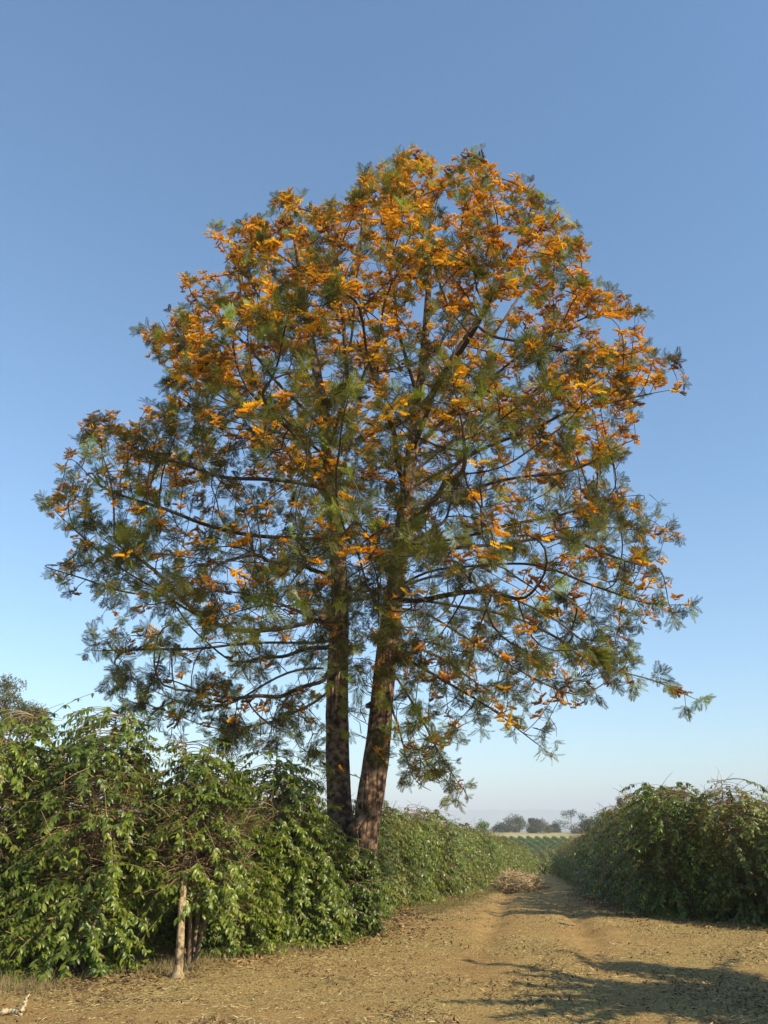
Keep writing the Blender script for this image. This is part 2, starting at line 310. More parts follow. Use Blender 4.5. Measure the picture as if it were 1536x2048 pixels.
LIMBS = [   # (u, v, Y) traced from the photograph; each starts on a trunk or limb
 [(681, 1180, 15.3), (720, 1190, 15.2), (790, 1170, 15.6), (880, 1150, 16.4), (980, 1130, 17.2)],
 [(668, 1340, 15.3), (630, 1325, 15.0), (560, 1350, 14.5), (470, 1400, 14.0), (400, 1420, 13.6)],
 [(672, 1290, 15.3), (600, 1280, 15.2), (520, 1290, 15), (400, 1300, 14.8), (290, 1290, 14.6), (190, 1300, 14.4)],
 [(676, 1230, 15.3), (600, 1250, 15), (480, 1270, 14.6), (400, 1235, 14.3), (330, 1195, 14.2), (250, 1150, 14.1), (170, 1080, 14), (100, 1010, 14)],
 [(330, 1195, 14.2), (250, 1190, 14.2), (170, 1165, 14.2), (95, 1140, 14.1)],
 [(400, 1235, 14.3), (330, 1170, 13.9), (280, 1120, 13.8), (220, 1090, 13.7)],
 [(675, 1080, 15.3), (600, 1075, 15), (480, 1070, 14.8), (380, 1040, 14.6), (280, 1010, 14.5), (180, 960, 14.4), (140, 920, 14.4)],
 [(660, 980, 15.2), (560, 960, 15.4), (460, 960, 15.7), (350, 930, 15.8), (250, 890, 15.8), (205, 840, 15.7)],
 [(656, 920, 15.2), (600, 870, 15), (520, 800, 15), (430, 740, 14.9), (350, 690, 14.8), (290, 670, 14.7)],
 [(650, 860, 15.2), (560, 770, 15.6), (480, 680, 15.9), (400, 600, 16), (360, 560, 16)],
 [(645, 800, 15.1), (580, 700, 14.5), (520, 600, 14.2), (470, 520, 14.1), (430, 460, 14)],
 [(640, 780, 15.1), (560, 660, 15.3), (540, 560, 15.2), (520, 460, 15.1)],
 [(650, 870, 15.2), (690, 760, 15.6), (710, 620, 15.8), (715, 500, 15.7), (735, 360, 15.5)],
 [(655, 900, 15.2), (700, 780, 14.2), (690, 650, 13.7), (670, 520, 13.6), (650, 430, 13.7)],
 [(838, 800, 14.6), (800, 690, 14.1), (780, 560, 13.9), (775, 440, 13.9), (790, 320, 14)],
 [(842, 760, 14.6), (900, 650, 14.8), (930, 520, 15), (950, 400, 15), (955, 310, 15)],
 [(835, 830, 14.6), (890, 740, 14.1), (960, 630, 13.8), (1020, 520, 13.7), (1070, 400, 13.8)],
 [(830, 860, 14.6), (900, 780, 15.2), (1000, 650, 15.4), (1090, 530, 15.4), (1150, 460, 15.4)],
 [(825, 900, 14.6), (930, 800, 14.3), (1040, 710, 14), (1150, 640, 13.9), (1260, 620, 13.9)],
 [(820, 950, 14.6), (920, 870, 15), (1050, 790, 15.4), (1190, 720, 15.5), (1310, 700, 15.4)],
 [(816, 980, 14.6), (940, 910, 14.2), (1080, 850, 14), (1220, 800, 13.9), (1360, 775, 13.9)],
 [(810, 1030, 14.6), (930, 980, 14.8), (1060, 950, 15), (1170, 930, 15.1), (1270, 880, 15.2)],
 [(802, 1090, 14.6), (870, 1085, 14.2), (960, 1070, 14), (1060, 1040, 13.8), (1180, 1010, 13.7), (1300, 980, 13.6)],
 [(800, 1110, 14.6), (900, 1100, 15), (1010, 1085, 15.1), (1120, 1073, 15.2), (1220, 1105, 15.2), (1310, 1140, 15.3)],
 [(1060, 1078, 15.1), (1160, 1050, 14.9), (1260, 1060, 14.8), (1350, 1065, 14.8)],
 [(792, 1180, 14.5), (850, 1140, 14.4), (960, 1130, 14.2), (1080, 1130, 14), (1180, 1170, 13.9), (1290, 1215, 13.8), (1390, 1215, 13.7)],
 [(788, 1205, 14.5), (830, 1195, 14.3), (900, 1210, 14.1), (1000, 1225, 14), (1090, 1260, 13.9), (1160, 1300, 13.8), (1230, 1340, 13.7), (1330, 1355, 13.6), (1395, 1395, 13.6)],
 [(790, 1215, 14.5), (850, 1218, 15), (900, 1250, 15.2), (980, 1310, 15.3), (1060, 1350, 15.4), (1150, 1385, 15.5)],
 [(775, 1290, 14.4), (830, 1330, 14.1), (890, 1370, 13.9), (960, 1400, 13.7), (1040, 1450, 13.6), (1095, 1500, 13.5)],
 [(770, 1320, 14.4), (810, 1370, 14.6), (850, 1450, 14.7), (880, 1520, 14.7), (915, 1570, 14.7)],
 [(766, 1390, 14.3), (800, 1430, 13.9), (812, 1500, 13.7), (830, 1560, 13.6)],
 # towards and away from the camera
 [(793, 1160, 14.5), (760, 1120, 13), (720, 1090, 11.6), (680, 1080, 10.4)],
 [(800, 1080, 14.6), (850, 1020, 13), (900, 960, 11.6), (930, 940, 10.6)],
 [(681, 1160, 15.3), (600, 1130, 13.6), (520, 1110, 12), (440, 1120, 10.9)],
 [(666, 1010, 15.2), (620, 920, 13.4), (580, 850, 12), (540, 820, 11)],
 [(812, 1000, 14.6), (790, 880, 13), (760, 790, 11.8), (740, 740, 11.0)],
 [(824, 900, 14.6), (870, 780, 13.2), (930, 690, 12.2), (970, 640, 11.6)],
 [(788, 1200, 14.5), (860, 1200, 13.1), (950, 1180, 12), (1040, 1190, 11.1)],
 [(672, 1350, 15.3), (600, 1380, 14.2), (500, 1400, 12.6), (400, 1390, 11.6), (330, 1385, 11.2)],
 [(677, 1270, 15.3), (620, 1230, 13.6), (560, 1210, 12.3), (470, 1180, 11.4)],
 [(800, 1100, 14.6), (830, 1080, 16.5), (870, 1060, 18), (900, 1020, 19.2)],
 [(664, 1000, 15.2), (620, 960, 17), (570, 900, 18.6), (530, 860, 19.6)],
 [(824, 900, 14.6), (870, 860, 16.4), (930, 800, 17.8), (980, 760, 18.8)],
 [(650, 860, 15.2), (640, 740, 16.8), (620, 640, 18), (600, 560, 18.6)],
 [(677, 1290, 15.3), (620, 1300, 16.8), (560, 1310, 18), (480, 1330, 18.8)],
 [(775, 1270, 14.4), (830, 1290, 16), (900, 1320, 17.2), (960, 1370, 18)],
 [(672, 1370, 15.3), (640, 1400, 16.2), (560, 1440, 16.8), (460, 1470, 17)],
]
nodes = []; parent = []
def add_chain(pts, start=-1):
    last = start
    for p in pts:
        nodes.append(p); parent.append(last); last = len(nodes) - 1
t1, r1 = PL(T1); t2, r2 = PL(T2)
add_chain(t1); n1 = len(nodes)
add_chain(t2, 0)
trunk_n = len(nodes)
for l in LIMBS:
    pts, _ = PL([(a, b, c, 0) for a, b, c in l])
    wob = np.stack([sn(pts, 1.9, 3.1), sn(pts, 2.1, 7.7), sn(pts, 1.7, 12.3)], -1) * .10
    pts = pts + wob * np.linspace(0, 1, len(pts))[:, None] ** .5
    A = np.array(nodes); d = np.linalg.norm(A - pts[0], axis=1)
    j = int(np.argmin(d)); add_chain(pts[1:], j)

POLY = [(795, 280), (850, 305), (905, 325), (950, 288), (995, 330), (1010, 372), (1075, 375), (1095, 425), (1135, 440), (1185, 485), (1160, 540), (1205, 590), (1270, 605), (1305, 640), (1290, 680), (1340, 690), (1330, 735), (1388, 768), (1345, 795), (1290, 830), (1285, 880), (1250, 900), (1220, 945), (1260, 965), (1312, 970), (1290, 1020), (1372, 1060), (1330, 1110), (1335, 1150), (1310, 1180), (1405, 1212), (1370, 1250), (1285, 1275), (1270, 1335), (1330, 1345), (1408, 1400), (1330, 1385), (1240, 1358), (1160, 1392), (1080, 1385), (1070, 1440), (1106, 1508), (1060, 1500), (990, 1445), (930, 1450), (905, 1500), (928, 1575), (850, 1600), (800, 1590), (780, 1500), (800, 1400), (760, 1310), (690, 1310), (640, 1370), (650, 1560), (600, 1560), (560, 1510), (440, 1500), (300, 1470), (270, 1425), (200, 1385), (250, 1345), (195, 1330), (165, 1300), (230, 1240), (120, 1195), (80, 1140), (160, 1110), (68, 1030), (95, 970), (180, 985), (300, 1045), (420, 1050), (250, 1010), (150, 950), (130, 910), (155, 865), (205, 825), (285, 880), (335, 870), (290, 800), (315, 735), (268, 680), (320, 640), (345, 575), (425, 560), (408, 500), (418, 440), (500, 430), (555, 388), (620, 378), (655, 410), (700, 360), (740, 340), (770, 300)]
poly = np.array(POLY, float)
def inside(p):
    x, y = p[:, 0], p[:, 1]; c = np.zeros(len(p), bool); q = np.roll(poly, 1, 0)
    for (x1, y1), (x2, y2) in zip(poly, q):
        cond = ((y1 > y) != (y2 > y)); xi = (x2 - x1) * (y - y1) / (y2 - y1 + 1e-12) + x1; c ^= cond & (x < xi)
    return c
def edist(p):
    d = np.full(len(p), 1e9); q = np.roll(poly, 1, 0)
    for a, b in zip(poly, q):
        ab = b - a; t = np.clip(((p - a) @ ab) / (ab @ ab), 0, 1); d = np.minimum(d, np.linalg.norm(p - a - t[:, None] * ab, axis=1))
    return d
g2 = np.random.default_rng(11)
pp = g2.uniform((60, 270), (1420, 1610), (30000, 2)); pp = pp[inside(pp)]; e = edist(pp)
hd = 5.4 * np.sqrt(1 - (1 - np.minimum(e / 300, 1)) ** 2) + .3
sg = np.where(g2.random(len(pp)) < .56, -1, 1)
dep = 14.7 + hd * sg * g2.random(len(pp)) ** .5
x_, f_, z_ = ray(pp[:, 0], pp[:, 1]); t_ = dep / f_
AT = np.stack([x_ * t_, dep, CAMZ + z_ * t_], -1)
rxy = np.hypot(AT[:, 0] + .1, AT[:, 1] - 14.7)
ok = (AT[:, 2] < 16.6) & ((rxy / 6.7) ** 2 + (np.maximum(AT[:, 2] - 6.5, 0) / 9.9) ** 2 < 1.12) & (AT[:, 2] > 2.2)
ok &= ~((AT[:, 2] < 3.6) & (dep < 12.2))
qn = AT * np.array([.62, .62, 1.75]) + np.stack([0 * rxy, 0 * rxy, -.42 * rxy], -1)
thr = np.where(AT[:, 2] < 8.5, -.02, np.where(AT[:, 2] < 11, -.16, -.30)); low_in = (rxy < 2.2) & (AT[:, 2] < 9)
ok &= (sn(qn, 1.25, 2.0) > thr) | low_in | ((e < 22) & (pp[:, 1] < 700))
ok &= e > 9
ok &= ~((pp[:, 0] < 500) & (pp[:, 1] > 380) & (pp[:, 1] < 640) & (e < 34))
ok &= ~((pp[:, 1] < 520) & (e < 12))
# keep the two bare trunks clear from in front
ok &= ~((pp[:, 0] > 640) & (pp[:, 0] < 800) & (pp[:, 1] > 1300) & (dep < 15))
# thin out where the photograph is open
low = (pp[:, 1] > 1150)
ok &= ~(low & (g2.random(len(pp)) < .30))
AT = AT[ok][:2900]
fu = g2.uniform(590, 870, 230); fv = g2.uniform(850, 1300, 230); fy = g2.uniform(12.0, 14.0, 230); x_, f_, z_ = ray(fu, fv); t_ = fy / f_
AT = np.concatenate([AT, np.stack([x_ * t_, fy, CAMZ + z_ * t_], -1)])
fu = g2.uniform(650, 830, 110); fv = g2.uniform(1150, 1400, 110); fy = g2.uniform(12.9, 13.9, 110); x_, f_, z_ = ray(fu, fv); t_ = fy / f_
AT = np.concatenate([AT, np.stack([x_ * t_, fy, CAMZ + z_ * t_], -1)])
fu = np.r_[g2.uniform(640, 700, 14), g2.uniform(735, 800, 12)]; fv = np.r_[g2.uniform(1420, 1560, 14), g2.uniform(1420, 1520, 12)]; fy = g2.uniform(13.5, 14.0, 26); x_, f_, z_ = ray(fu, fv); t_ = fy / f_
AT = np.concatenate([AT, np.stack([x_ * t_, fy, CAMZ + z_ * t_], -1)])
# space colonisation
A = AT.copy(); NN = list(nodes); par = list(parent)
nr = np.full(len(A), -1); nd = np.full(len(A), 1e9)
def upd(start):
    global nr, nd
    B = np.array(NN[start:])
    if len(B) == 0: return
    for s0 in range(0, len(B), 400):
        b = B[s0:s0 + 400]
        D = np.linalg.norm(A[:, None] - b[None], axis=2); j = D.argmin(1); d = D[np.arange(len(A)), j]
        m_ = d < nd; nd[m_] = d[m_]; nr[m_] = j[m_] + start + s0
upd(0); STEP = .2
noroot = set(k for k in range(len(NN)) if NN[k][2] < 2.6 and k < trunk_n)
childc = {}
for it in range(90):
    live = nd > .26
    if not live.all():
        A = A[live]; nr = nr[live]; nd = nd[live]
    if len(A) < 12: break
    dirs = {}
    for a_, j in zip(A, nr):
        v_ = a_ - NN[j]; v_ = v_ / (np.linalg.norm(v_) + 1e-9)
        dirs.setdefault(int(j), []).append(v_)
    st = len(NN); made = 0
    for j, vs in dirs.items():
        if childc.get(j, 0) >= 4: continue
        v_ = np.mean(vs, 0)
        pj = par[j]
        if pj >= 0:
            td = NN[j] - NN[pj]; td = td / (np.linalg.norm(td) + 1e-9)
            v_ = v_ / (np.linalg.norm(v_) + 1e-9) + .45 * td
        up = .16 if NN[j][2] > 7 else .02
        v_ = v_ + np.array([0, 0, up]) + g2.normal(0, .10, 3)
        v_ = v_ / (np.linalg.norm(v_) + 1e-9)
        NN.append(NN[j] + v_ * STEP); par.append(j); childc[j] = childc.get(j, 0) + 1; made += 1
    if not made: break
    upd(st)
NN = np.array(NN); par = np.array(par); n = len(NN)
kids = [[] for _ in range(n)]
for k in range(n):
    if par[k] >= 0: kids[par[k]].append(k)
# pipe model radii
order = np.arange(n)[::-1]; tipc = np.zeros(n)
for k in order:
    if not kids[k]: tipc[k] = 1
    if par[k] >= 0: tipc[par[k]] += tipc[k]
rad = .0074 * tipc ** .47
# chains
chains = []
stack = [(0, -1)]
while stack:
    k, p0 = stack.pop(); ch = [k] if p0 < 0 else [p0, k]
    while kids[k]:
        ks = sorted(kids[k], key=lambda q: -tipc[q])
        if k < trunk_n and any((q < trunk_n and q == k + 1) for q in ks): 
            ks = [k + 1] + [q for q in ks if q != k + 1]
        for q in ks[1:]: stack.append((q, k))
        k = ks[0]; ch.append(k)
    chains.append(ch)
print('nodes', n, 'chains', len(chains), 'left attractors', len(A))

oak = thing('silky_oak_tree', 'tall twin-trunked tree covered in orange flowers, standing between the coffee bushes left of the track', 'tree', tuple(t1[0]))
OFF = t1[0]
def trunk_mesh(pts, r, name, seed):
    seg = np.r_[0, np.cumsum(np.linalg.norm(np.diff(pts, axis=0), axis=1))]
    n_ = int(seg[-1] / .045); s_ = np.linspace(0, seg[-1], n_)
    out = np.stack([np.interp(s_, seg, pts[:, k]) for k in range(3)], -1)
    for _ in range(20): out[1:-1] = (out[:-2] + 2 * out[1:-1] + out[2:]) / 4
    rr = np.interp(s_, seg, r); k = 108; th = np.arange(k) * 2 * math.pi / k
    S, TH = np.meshgrid(s_, th, indexing='ij')
    tw = TH + .22 * S * (1 if seed == 1 else -.3)
    q = np.stack([np.cos(tw) * 2.2, np.sin(tw) * 2.2, S * .55], -1)
    ridg = np.abs(np.sin(tw * 9 + 2.2 * sn(q, 1.6, seed) + 1.2 * np.sin(S * 3.1)))
    fine = sn(np.stack([np.cos(tw) * 11, np.sin(tw) * 11, S * 5], -1), 1.0, seed + 4)
    m_ = 1 + 0.085 * (ridg - .5) + .034 * fine + .05 * sn(q, .9, seed + 9)
    flare = np.clip(1 - S / .5, 0, 1) ** 2
    m_ *= 1 + .35 * flare * (.5 + .5 * np.sin(TH * 5 + seed))
    if seed == 1:
        for (sv, thc, amp, ws, wt) in ((2.05, 3.3, .14, .16, .7), (2.05, -.3, .12, .14, .9), (2.95, 3.6, .12, .12, .5), (2.6, .2, .10, .10, .4), (4.1, 3.2, .14, .10, .45), (4.6, 4.2, .12, .09, .35)):
            dth = (TH - thc + math.pi) % (2 * math.pi) - math.pi
            m_ += amp * np.exp(-((S - sv) / ws) ** 2 - (dth / wt) ** 2)
    T = Tubes(); T.add(out - OFF, rr, k=k, ridges=m_)
    return T.mesh(name), out
me_, out1 = trunk_mesh(t1, r1, 'trunk', 1); tr1 = obj('trunk', me_, M['bark'], oak); tr1['label'] = 'leaning sunlit trunk in front'
me_, out2 = trunk_mesh(t2, r2, 'trunk', 2); tr2 = obj('trunk', me_, M['bark'], oak); tr2['label'] = 'straight shaded trunk behind'
# broken stub, knots
def stub(u, v, Yd, du, dv, dy, r0, r1_, name):
    a = P(u, v, Yd); b = P(u + du, v + dv, Yd + dy)
    T = Tubes(); s_ = np.linspace(0, 1, 7)[:, None]
    T.add(a + (b - a) * s_ - OFF, r0 + (r1_ - r0) * s_[:, 0], k=14, ridges=1 + .12 * rng.standard_normal((7, 14)))
    return obj(name, T.mesh(name), M['bark'], oak)
stub(722, 1640, 14.1, -25, 22, -.12, .12, .045, 'branch_stub')
stub(762, 1345, 14.35, 4, -2, -.27, .05, .032, 'branch_stub')
stub(775, 1385, 14.35, 3, 0, -.25, .045, .03, 'branch_stub')
stub(745, 1410, 14.3, -12, 2, -.05, .07, .04, 'branch_stub')
stub(790, 1310, 14.4, 45, -4, -.1, .05, .018, 'branch_stub')

twigT = Tubes(); nl = 0
for ch in chains:
    if ch[0] == 0 or (len(ch) > 1 and ch[1] < trunk_n and ch[0] < trunk_n and ch[1] == n1): continue
    ch = np.array(ch); pts = NN[ch].copy(); 
    for _ in range(2):
        if len(pts) > 2: pts[1:-1] = (pts[:-2] + 2 * pts[1:-1] + pts[2:]) / 4
    r_ = rad[ch].copy(); r_[0] = r_[1]
    limit = .098
    r_ = np.minimum(r_, limit); r_[-1] = .003
    if ch[0] < trunk_n and r_[1] > .03: r_[0] = r_[1] * 1.5
    if r_[1] > .026 and len(ch) > 6 and nl < 290:
        T = Tubes(); T.add(pts - OFF, r_, k=9); obj('limb', T.mesh('limb'), M['branch'], oak); nl += 1
    else: twigT.add(pts - OFF, r_, k=4, cap=False)
# leaves: frond template, x forward, z up
def frond_tpl(pairs=9, droop=.25, wid=.05):
    V = []; Fc = []
    def c(s): return np.array([s * (1 - .06 * s), 0, .12 * s - droop * s * s])
    for k in range(5):
        s0 = k / 5; s1 = (k + 1) / 5; b = len(V); w0 = .011
        V += [c(s0) + (0, -w0, 0), c(s0) + (0, w0, 0), c(s1)]; Fc.append((b, b + 1, b + 2))
    for k in range(pairs):
        s = .12 + .86 * k / (pairs - 1); L_ = .50 * (1 - .55 * abs(s - .35) / .65)
        for sd_ in (-1, 1):
            b = len(V); an = R(48 - 22 * s + (4 if sd_ > 0 else -3)); dx, dy = math.cos(an) * L_, sd_ * math.sin(an) * L_
            p0 = c(s); tip = p0 + (dx, dy, -.05 * L_ - .05 + .06 * ((k * 7) % 3 - 1)); mid = p0 + (dx * .5, dy * .5, .03)
            pn = np.array([-dy, dx, 0]) / L_ * wid
            V += [p0, mid + pn, tip, mid - pn]; Fc += [(b, b + 1, b + 3), (b + 1, b + 2, b + 3)]
    return np.array(V, float), np.array(Fc)
FR = frond_tpl(9, .28, .027)
def spray_tpl(seed, nf):
    g = np.random.default_rng(seed); Vs, Fs, o_ = [], [], 0
    for k in range(nf):
        az = k * 2.4 + g.uniform(-.4, .4); el = g.uniform(15, 75)
        d = np.array([math.cos(R(el)), math.cos(az) * math.sin(R(el)), math.sin(az) * math.sin(R(el))])
        Mx = frames(d[None], np.array([[.9 - .5 * d[0], -.2 * d[1], .15]]))[0]
        s_ = g.uniform(.7, 1.15); V = (FR[0] * s_) @ Mx.T + np.array([-.25 + .25 * g.random(), 0, 0]) * .6
        Vs.append(V); Fs.append(FR[1] + o_); o_ += len(V)
    return np.concatenate(Vs), np.concatenate(Fs)
SPR = [spray_tpl(s, 7) for s in range(5)]
def comb_tpl(seed, ncomb, k=12):
    """a cluster of toothbrush flowers"""
    g = np.random.default_rng(seed); V = []; Fc = []
    for c in range(ncomb):
        az = c * 2.2 + g.uniform(-.5, .5); d = norm(np.array([math.cos(az), math.sin(az), g.uniform(-.1, .45)])); up = norm(np.array([-.3 * d[0], -.3 * d[1], 1]))
        sd_ = np.cross(d, up); L_ = g.uniform(.7, 1.2); o0 = g.normal(0, .22, 3)
        b = len(V)
        for s in (0, 1):        # core prism
            q = o0 + d * (L_ * (s * .9 + .1)); w_ = .13 if s == 0 else .05
            V += [q + sd_ * w_, q - sd_ * w_, q + up * w_ * 1.5]
        Fc += [(b, b + 1, b + 4), (b, b + 4, b + 3), (b + 1, b + 2, b + 5), (b + 1, b + 5, b + 4), (b + 2, b, b + 3), (b + 2, b + 3, b + 5)]
        for j in range(k):
            s = .15 + .85 * j / (k - 1); q = o0 + d * L_ * s; hgt = .36 * (1 - .3 * s)
            for w_ in (-1, 1):
                b = len(V); lean = g.uniform(.15, .9)
                tip = q + up * hgt * g.uniform(.7, 1.1) + sd_ * w_ * hgt * lean + d * g.uniform(-.02, .16)
                V += [q - d * .07, q + d * .07 + sd_ * w_ * .06, tip]; Fc.append((b, b + 1, b + 2))
    return np.array(V, float), np.array(Fc)
FLW = [comb_tpl(40 + s, 5 + s % 3) for s in range(5)]

# where sprays go
thin = np.where((tipc <= 7) & (np.arange(n) > trunk_n))[0]
tips = np.array([k for k in thin if tipc[k] == 1 and not kids[k]])
dirn = np.zeros((n, 3)); pk = np.maximum(par, 0); dirn = norm(NN - NN[pk] + 1e-6)
sp_pos, sp_dir = [], []
fl_pos, fl_dir = [], []
gl = np.random.default_rng(21)
allz = NN[:, 2]
def flower_p(p):
    hgt = np.clip((p[2] - 6.6) / 4.5, 0, 1)
    right = np.clip((p[0] - 1.0) / 5, 0, 1); left = np.clip((-p[0] - 4) / 3, 0, 1)
    return .22 + .90 * hgt + .25 * right * (1 - hgt) + .10 * left * (1 - hgt)
for k in thin:
    tip = not kids[k]
    pt, d = NN[k], dirn[k]; out = pt - np.array([-.1, 14.7, 7.0]); out = out / np.linalg.norm(out)
    if tip:
        sp_pos.append(pt); sp_dir.append(d + .2 * out)
        rho = math.hypot(math.hypot(pt[0] + .1, pt[1] - 14.7) / 6.0, (pt[2] - 7) / 8.6)
        for _ in range(2 if rho > .62 else 1):
            o_ = gl.normal(0, .10, 3); q = pt + o_ - d * .08
            if gl.random() < (.75 if pt[2] < 9.5 else (.85 if rho > .93 else .5)): sp_pos.append(q); sp_dir.append(d + .8 * norm(o_) + .1 * out)
    elif gl.random() < (.34 if pt[2] < 9 else .22):
        sd_ = norm(np.cross(d, gl.normal(0, 1, 3))) ; ln = gl.uniform(.08, .26)
        q = pt + (sd_ + .6 * d) * ln; twigT.add(np.array([pt, (pt + q) / 2 + (0, 0, .01), q]) - OFF, [.007, .006, .004], k=3, cap=False)
        sp_pos.append(q); sp_dir.append(sd_ + .6 * d)
    rr0 = math.hypot(math.hypot(pt[0] + .1, pt[1] - 14.7) / 6.0, (pt[2] - 7) / 8.6)
    if gl.random() < .45 and not tip and rr0 < .8:        # bare twiglets
        sd2 = norm(np.cross(d, gl.normal(0, 1, 3))); l2 = gl.uniform(.12, .30); q2 = pt + (sd2 + .9 * d) * l2
        twigT.add(np.array([pt, (pt + q2) / 2 + gl.normal(0, .02, 3), q2]) - OFF, [.009, .007, .004], k=3, cap=False)
    cn = .6 * sn(pt, 1.1, 31.0) + .6 * sn(pt, 2.6, 8.0)
    if gl.random() < flower_p(pt) * (1.0 + 1.3 * cn) * (1.0 if tip else .85):
        back = 0.10 if tip else 0
        nfl = (2 if gl.random() < .75 else 3) if pt[2] > 8 else (2 if gl.random() < .5 else 1)
        for _ in range(nfl):
            fl_pos.append(pt - d * back + gl.normal(0, .075, 3)); fl_dir.append(norm(out * .5 + np.array([0, 0, .35]) + .4 * gl.normal(0, 1, 3)))
sp_pos = np.array(sp_pos); sp_dir = np.array(sp_dir); fl_pos = np.array(fl_pos); fl_dir = np.array(fl_dir)
hang = np.clip((7.5 - sp_pos[:, 2]) / 4, 0, 1)[:, None]
sp_dir = norm(norm(sp_dir) + gl.normal(0, .25, sp_dir.shape) + np.array([[0, 0, -1.0]]) * hang * .75 + np.array([[0, 0, .35]]) * (1 - hang))
print('sprays', len(sp_pos), 'flowers', len(fl_pos))
def scatter_parts(base, tpls, pos, Mx, scl, rnd, m, parent, keepn, off, stuffname, score, nv=4):
    """the largest-showing pieces as objects of their own, the rest as one mesh"""
    o_ = np.argsort(score); near_, rest = o_[:keepn], o_[keepn:]
    vs = {}
    for q, k in enumerate(near_):
        ti = k % len(tpls); rb = min(nv - 1, int(rnd[k] * nv)); key = (ti, rb)
        if key not in vs:
            V, Fc = tpls[ti]; vs[key] = mesh_np(base, V, Fc, np.full(len(V), (rb + .5) / nv)); vs[key].materials.append(m)
        o = bpy.data.objects.new(base, vs[key]); COL.objects.link(o); o.parent = parent
        mm = Matrix([list(r) for r in Mx[k]]).to_4x4(); mm.translation = Vector(pos[k] - off)
        o.matrix_local = mm @ Matrix.Scale(float(scl[k]), 4)
    V_, F_, R_, o2 = [], [], [], 0
    for ti in range(len(tpls)):
        sel = rest[rest % len(tpls) == ti]
        if len(sel) == 0: continue
        V, Fc = tpls[ti]
        W = np.einsum('nij,vj->nvi', Mx[sel], V) * scl[sel][:, None, None] + (pos[sel] - off)[:, None, :]
        FF = Fc[None] + (np.arange(len(sel)) * len(V))[:, None, None] + o2
        V_.append(W.reshape(-1, 3)); F_.append(FF.reshape(-1, 3)); R_.append(np.repeat(rnd[sel], len(V))); o2 += W.shape[0] * len(V)
    if V_: obj(stuffname, mesh_np(stuffname, np.concatenate(V_), np.concatenate(F_), np.concatenate(R_)), m, parent, 'stuff')
CAMP = np.array([0, 0, CAMZ])
Mx = frames(sp_dir, gl.normal(0, .5, sp_dir.shape) + np.array([0, 0, 1.0]))
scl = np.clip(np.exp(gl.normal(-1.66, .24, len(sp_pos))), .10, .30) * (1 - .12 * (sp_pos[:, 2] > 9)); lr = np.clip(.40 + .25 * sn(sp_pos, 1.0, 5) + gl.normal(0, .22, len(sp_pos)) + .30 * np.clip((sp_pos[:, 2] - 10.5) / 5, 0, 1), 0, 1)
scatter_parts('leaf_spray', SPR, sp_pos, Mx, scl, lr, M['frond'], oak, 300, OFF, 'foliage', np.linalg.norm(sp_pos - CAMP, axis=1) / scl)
fz = norm(fl_dir * .8 + np.array([0, 0, 1.0])); Mf = frames(np.cross(fz, gl.normal(0, 1, fz.shape)), fz)
fs = np.clip(np.exp(gl.normal(-2.22, .26, len(fl_pos))), .055, .18); frn = np.clip(.55 + .2 * sn(fl_pos, 1.4, 15) + gl.normal(0, .27, len(fl_pos)) - .25 * np.clip((6.5 - fl_pos[:, 2]) / 3, 0, 1), 0, 1)
scatter_parts('flower_cluster', FLW, fl_pos, Mf, fs, frn, M['flower'], oak, 300, OFF, 'blossom', np.linalg.norm(fl_pos - CAMP, axis=1) / fs)
obj('twigs', twigT.mesh('twigs'), M['branch'], oak, 'stuff')

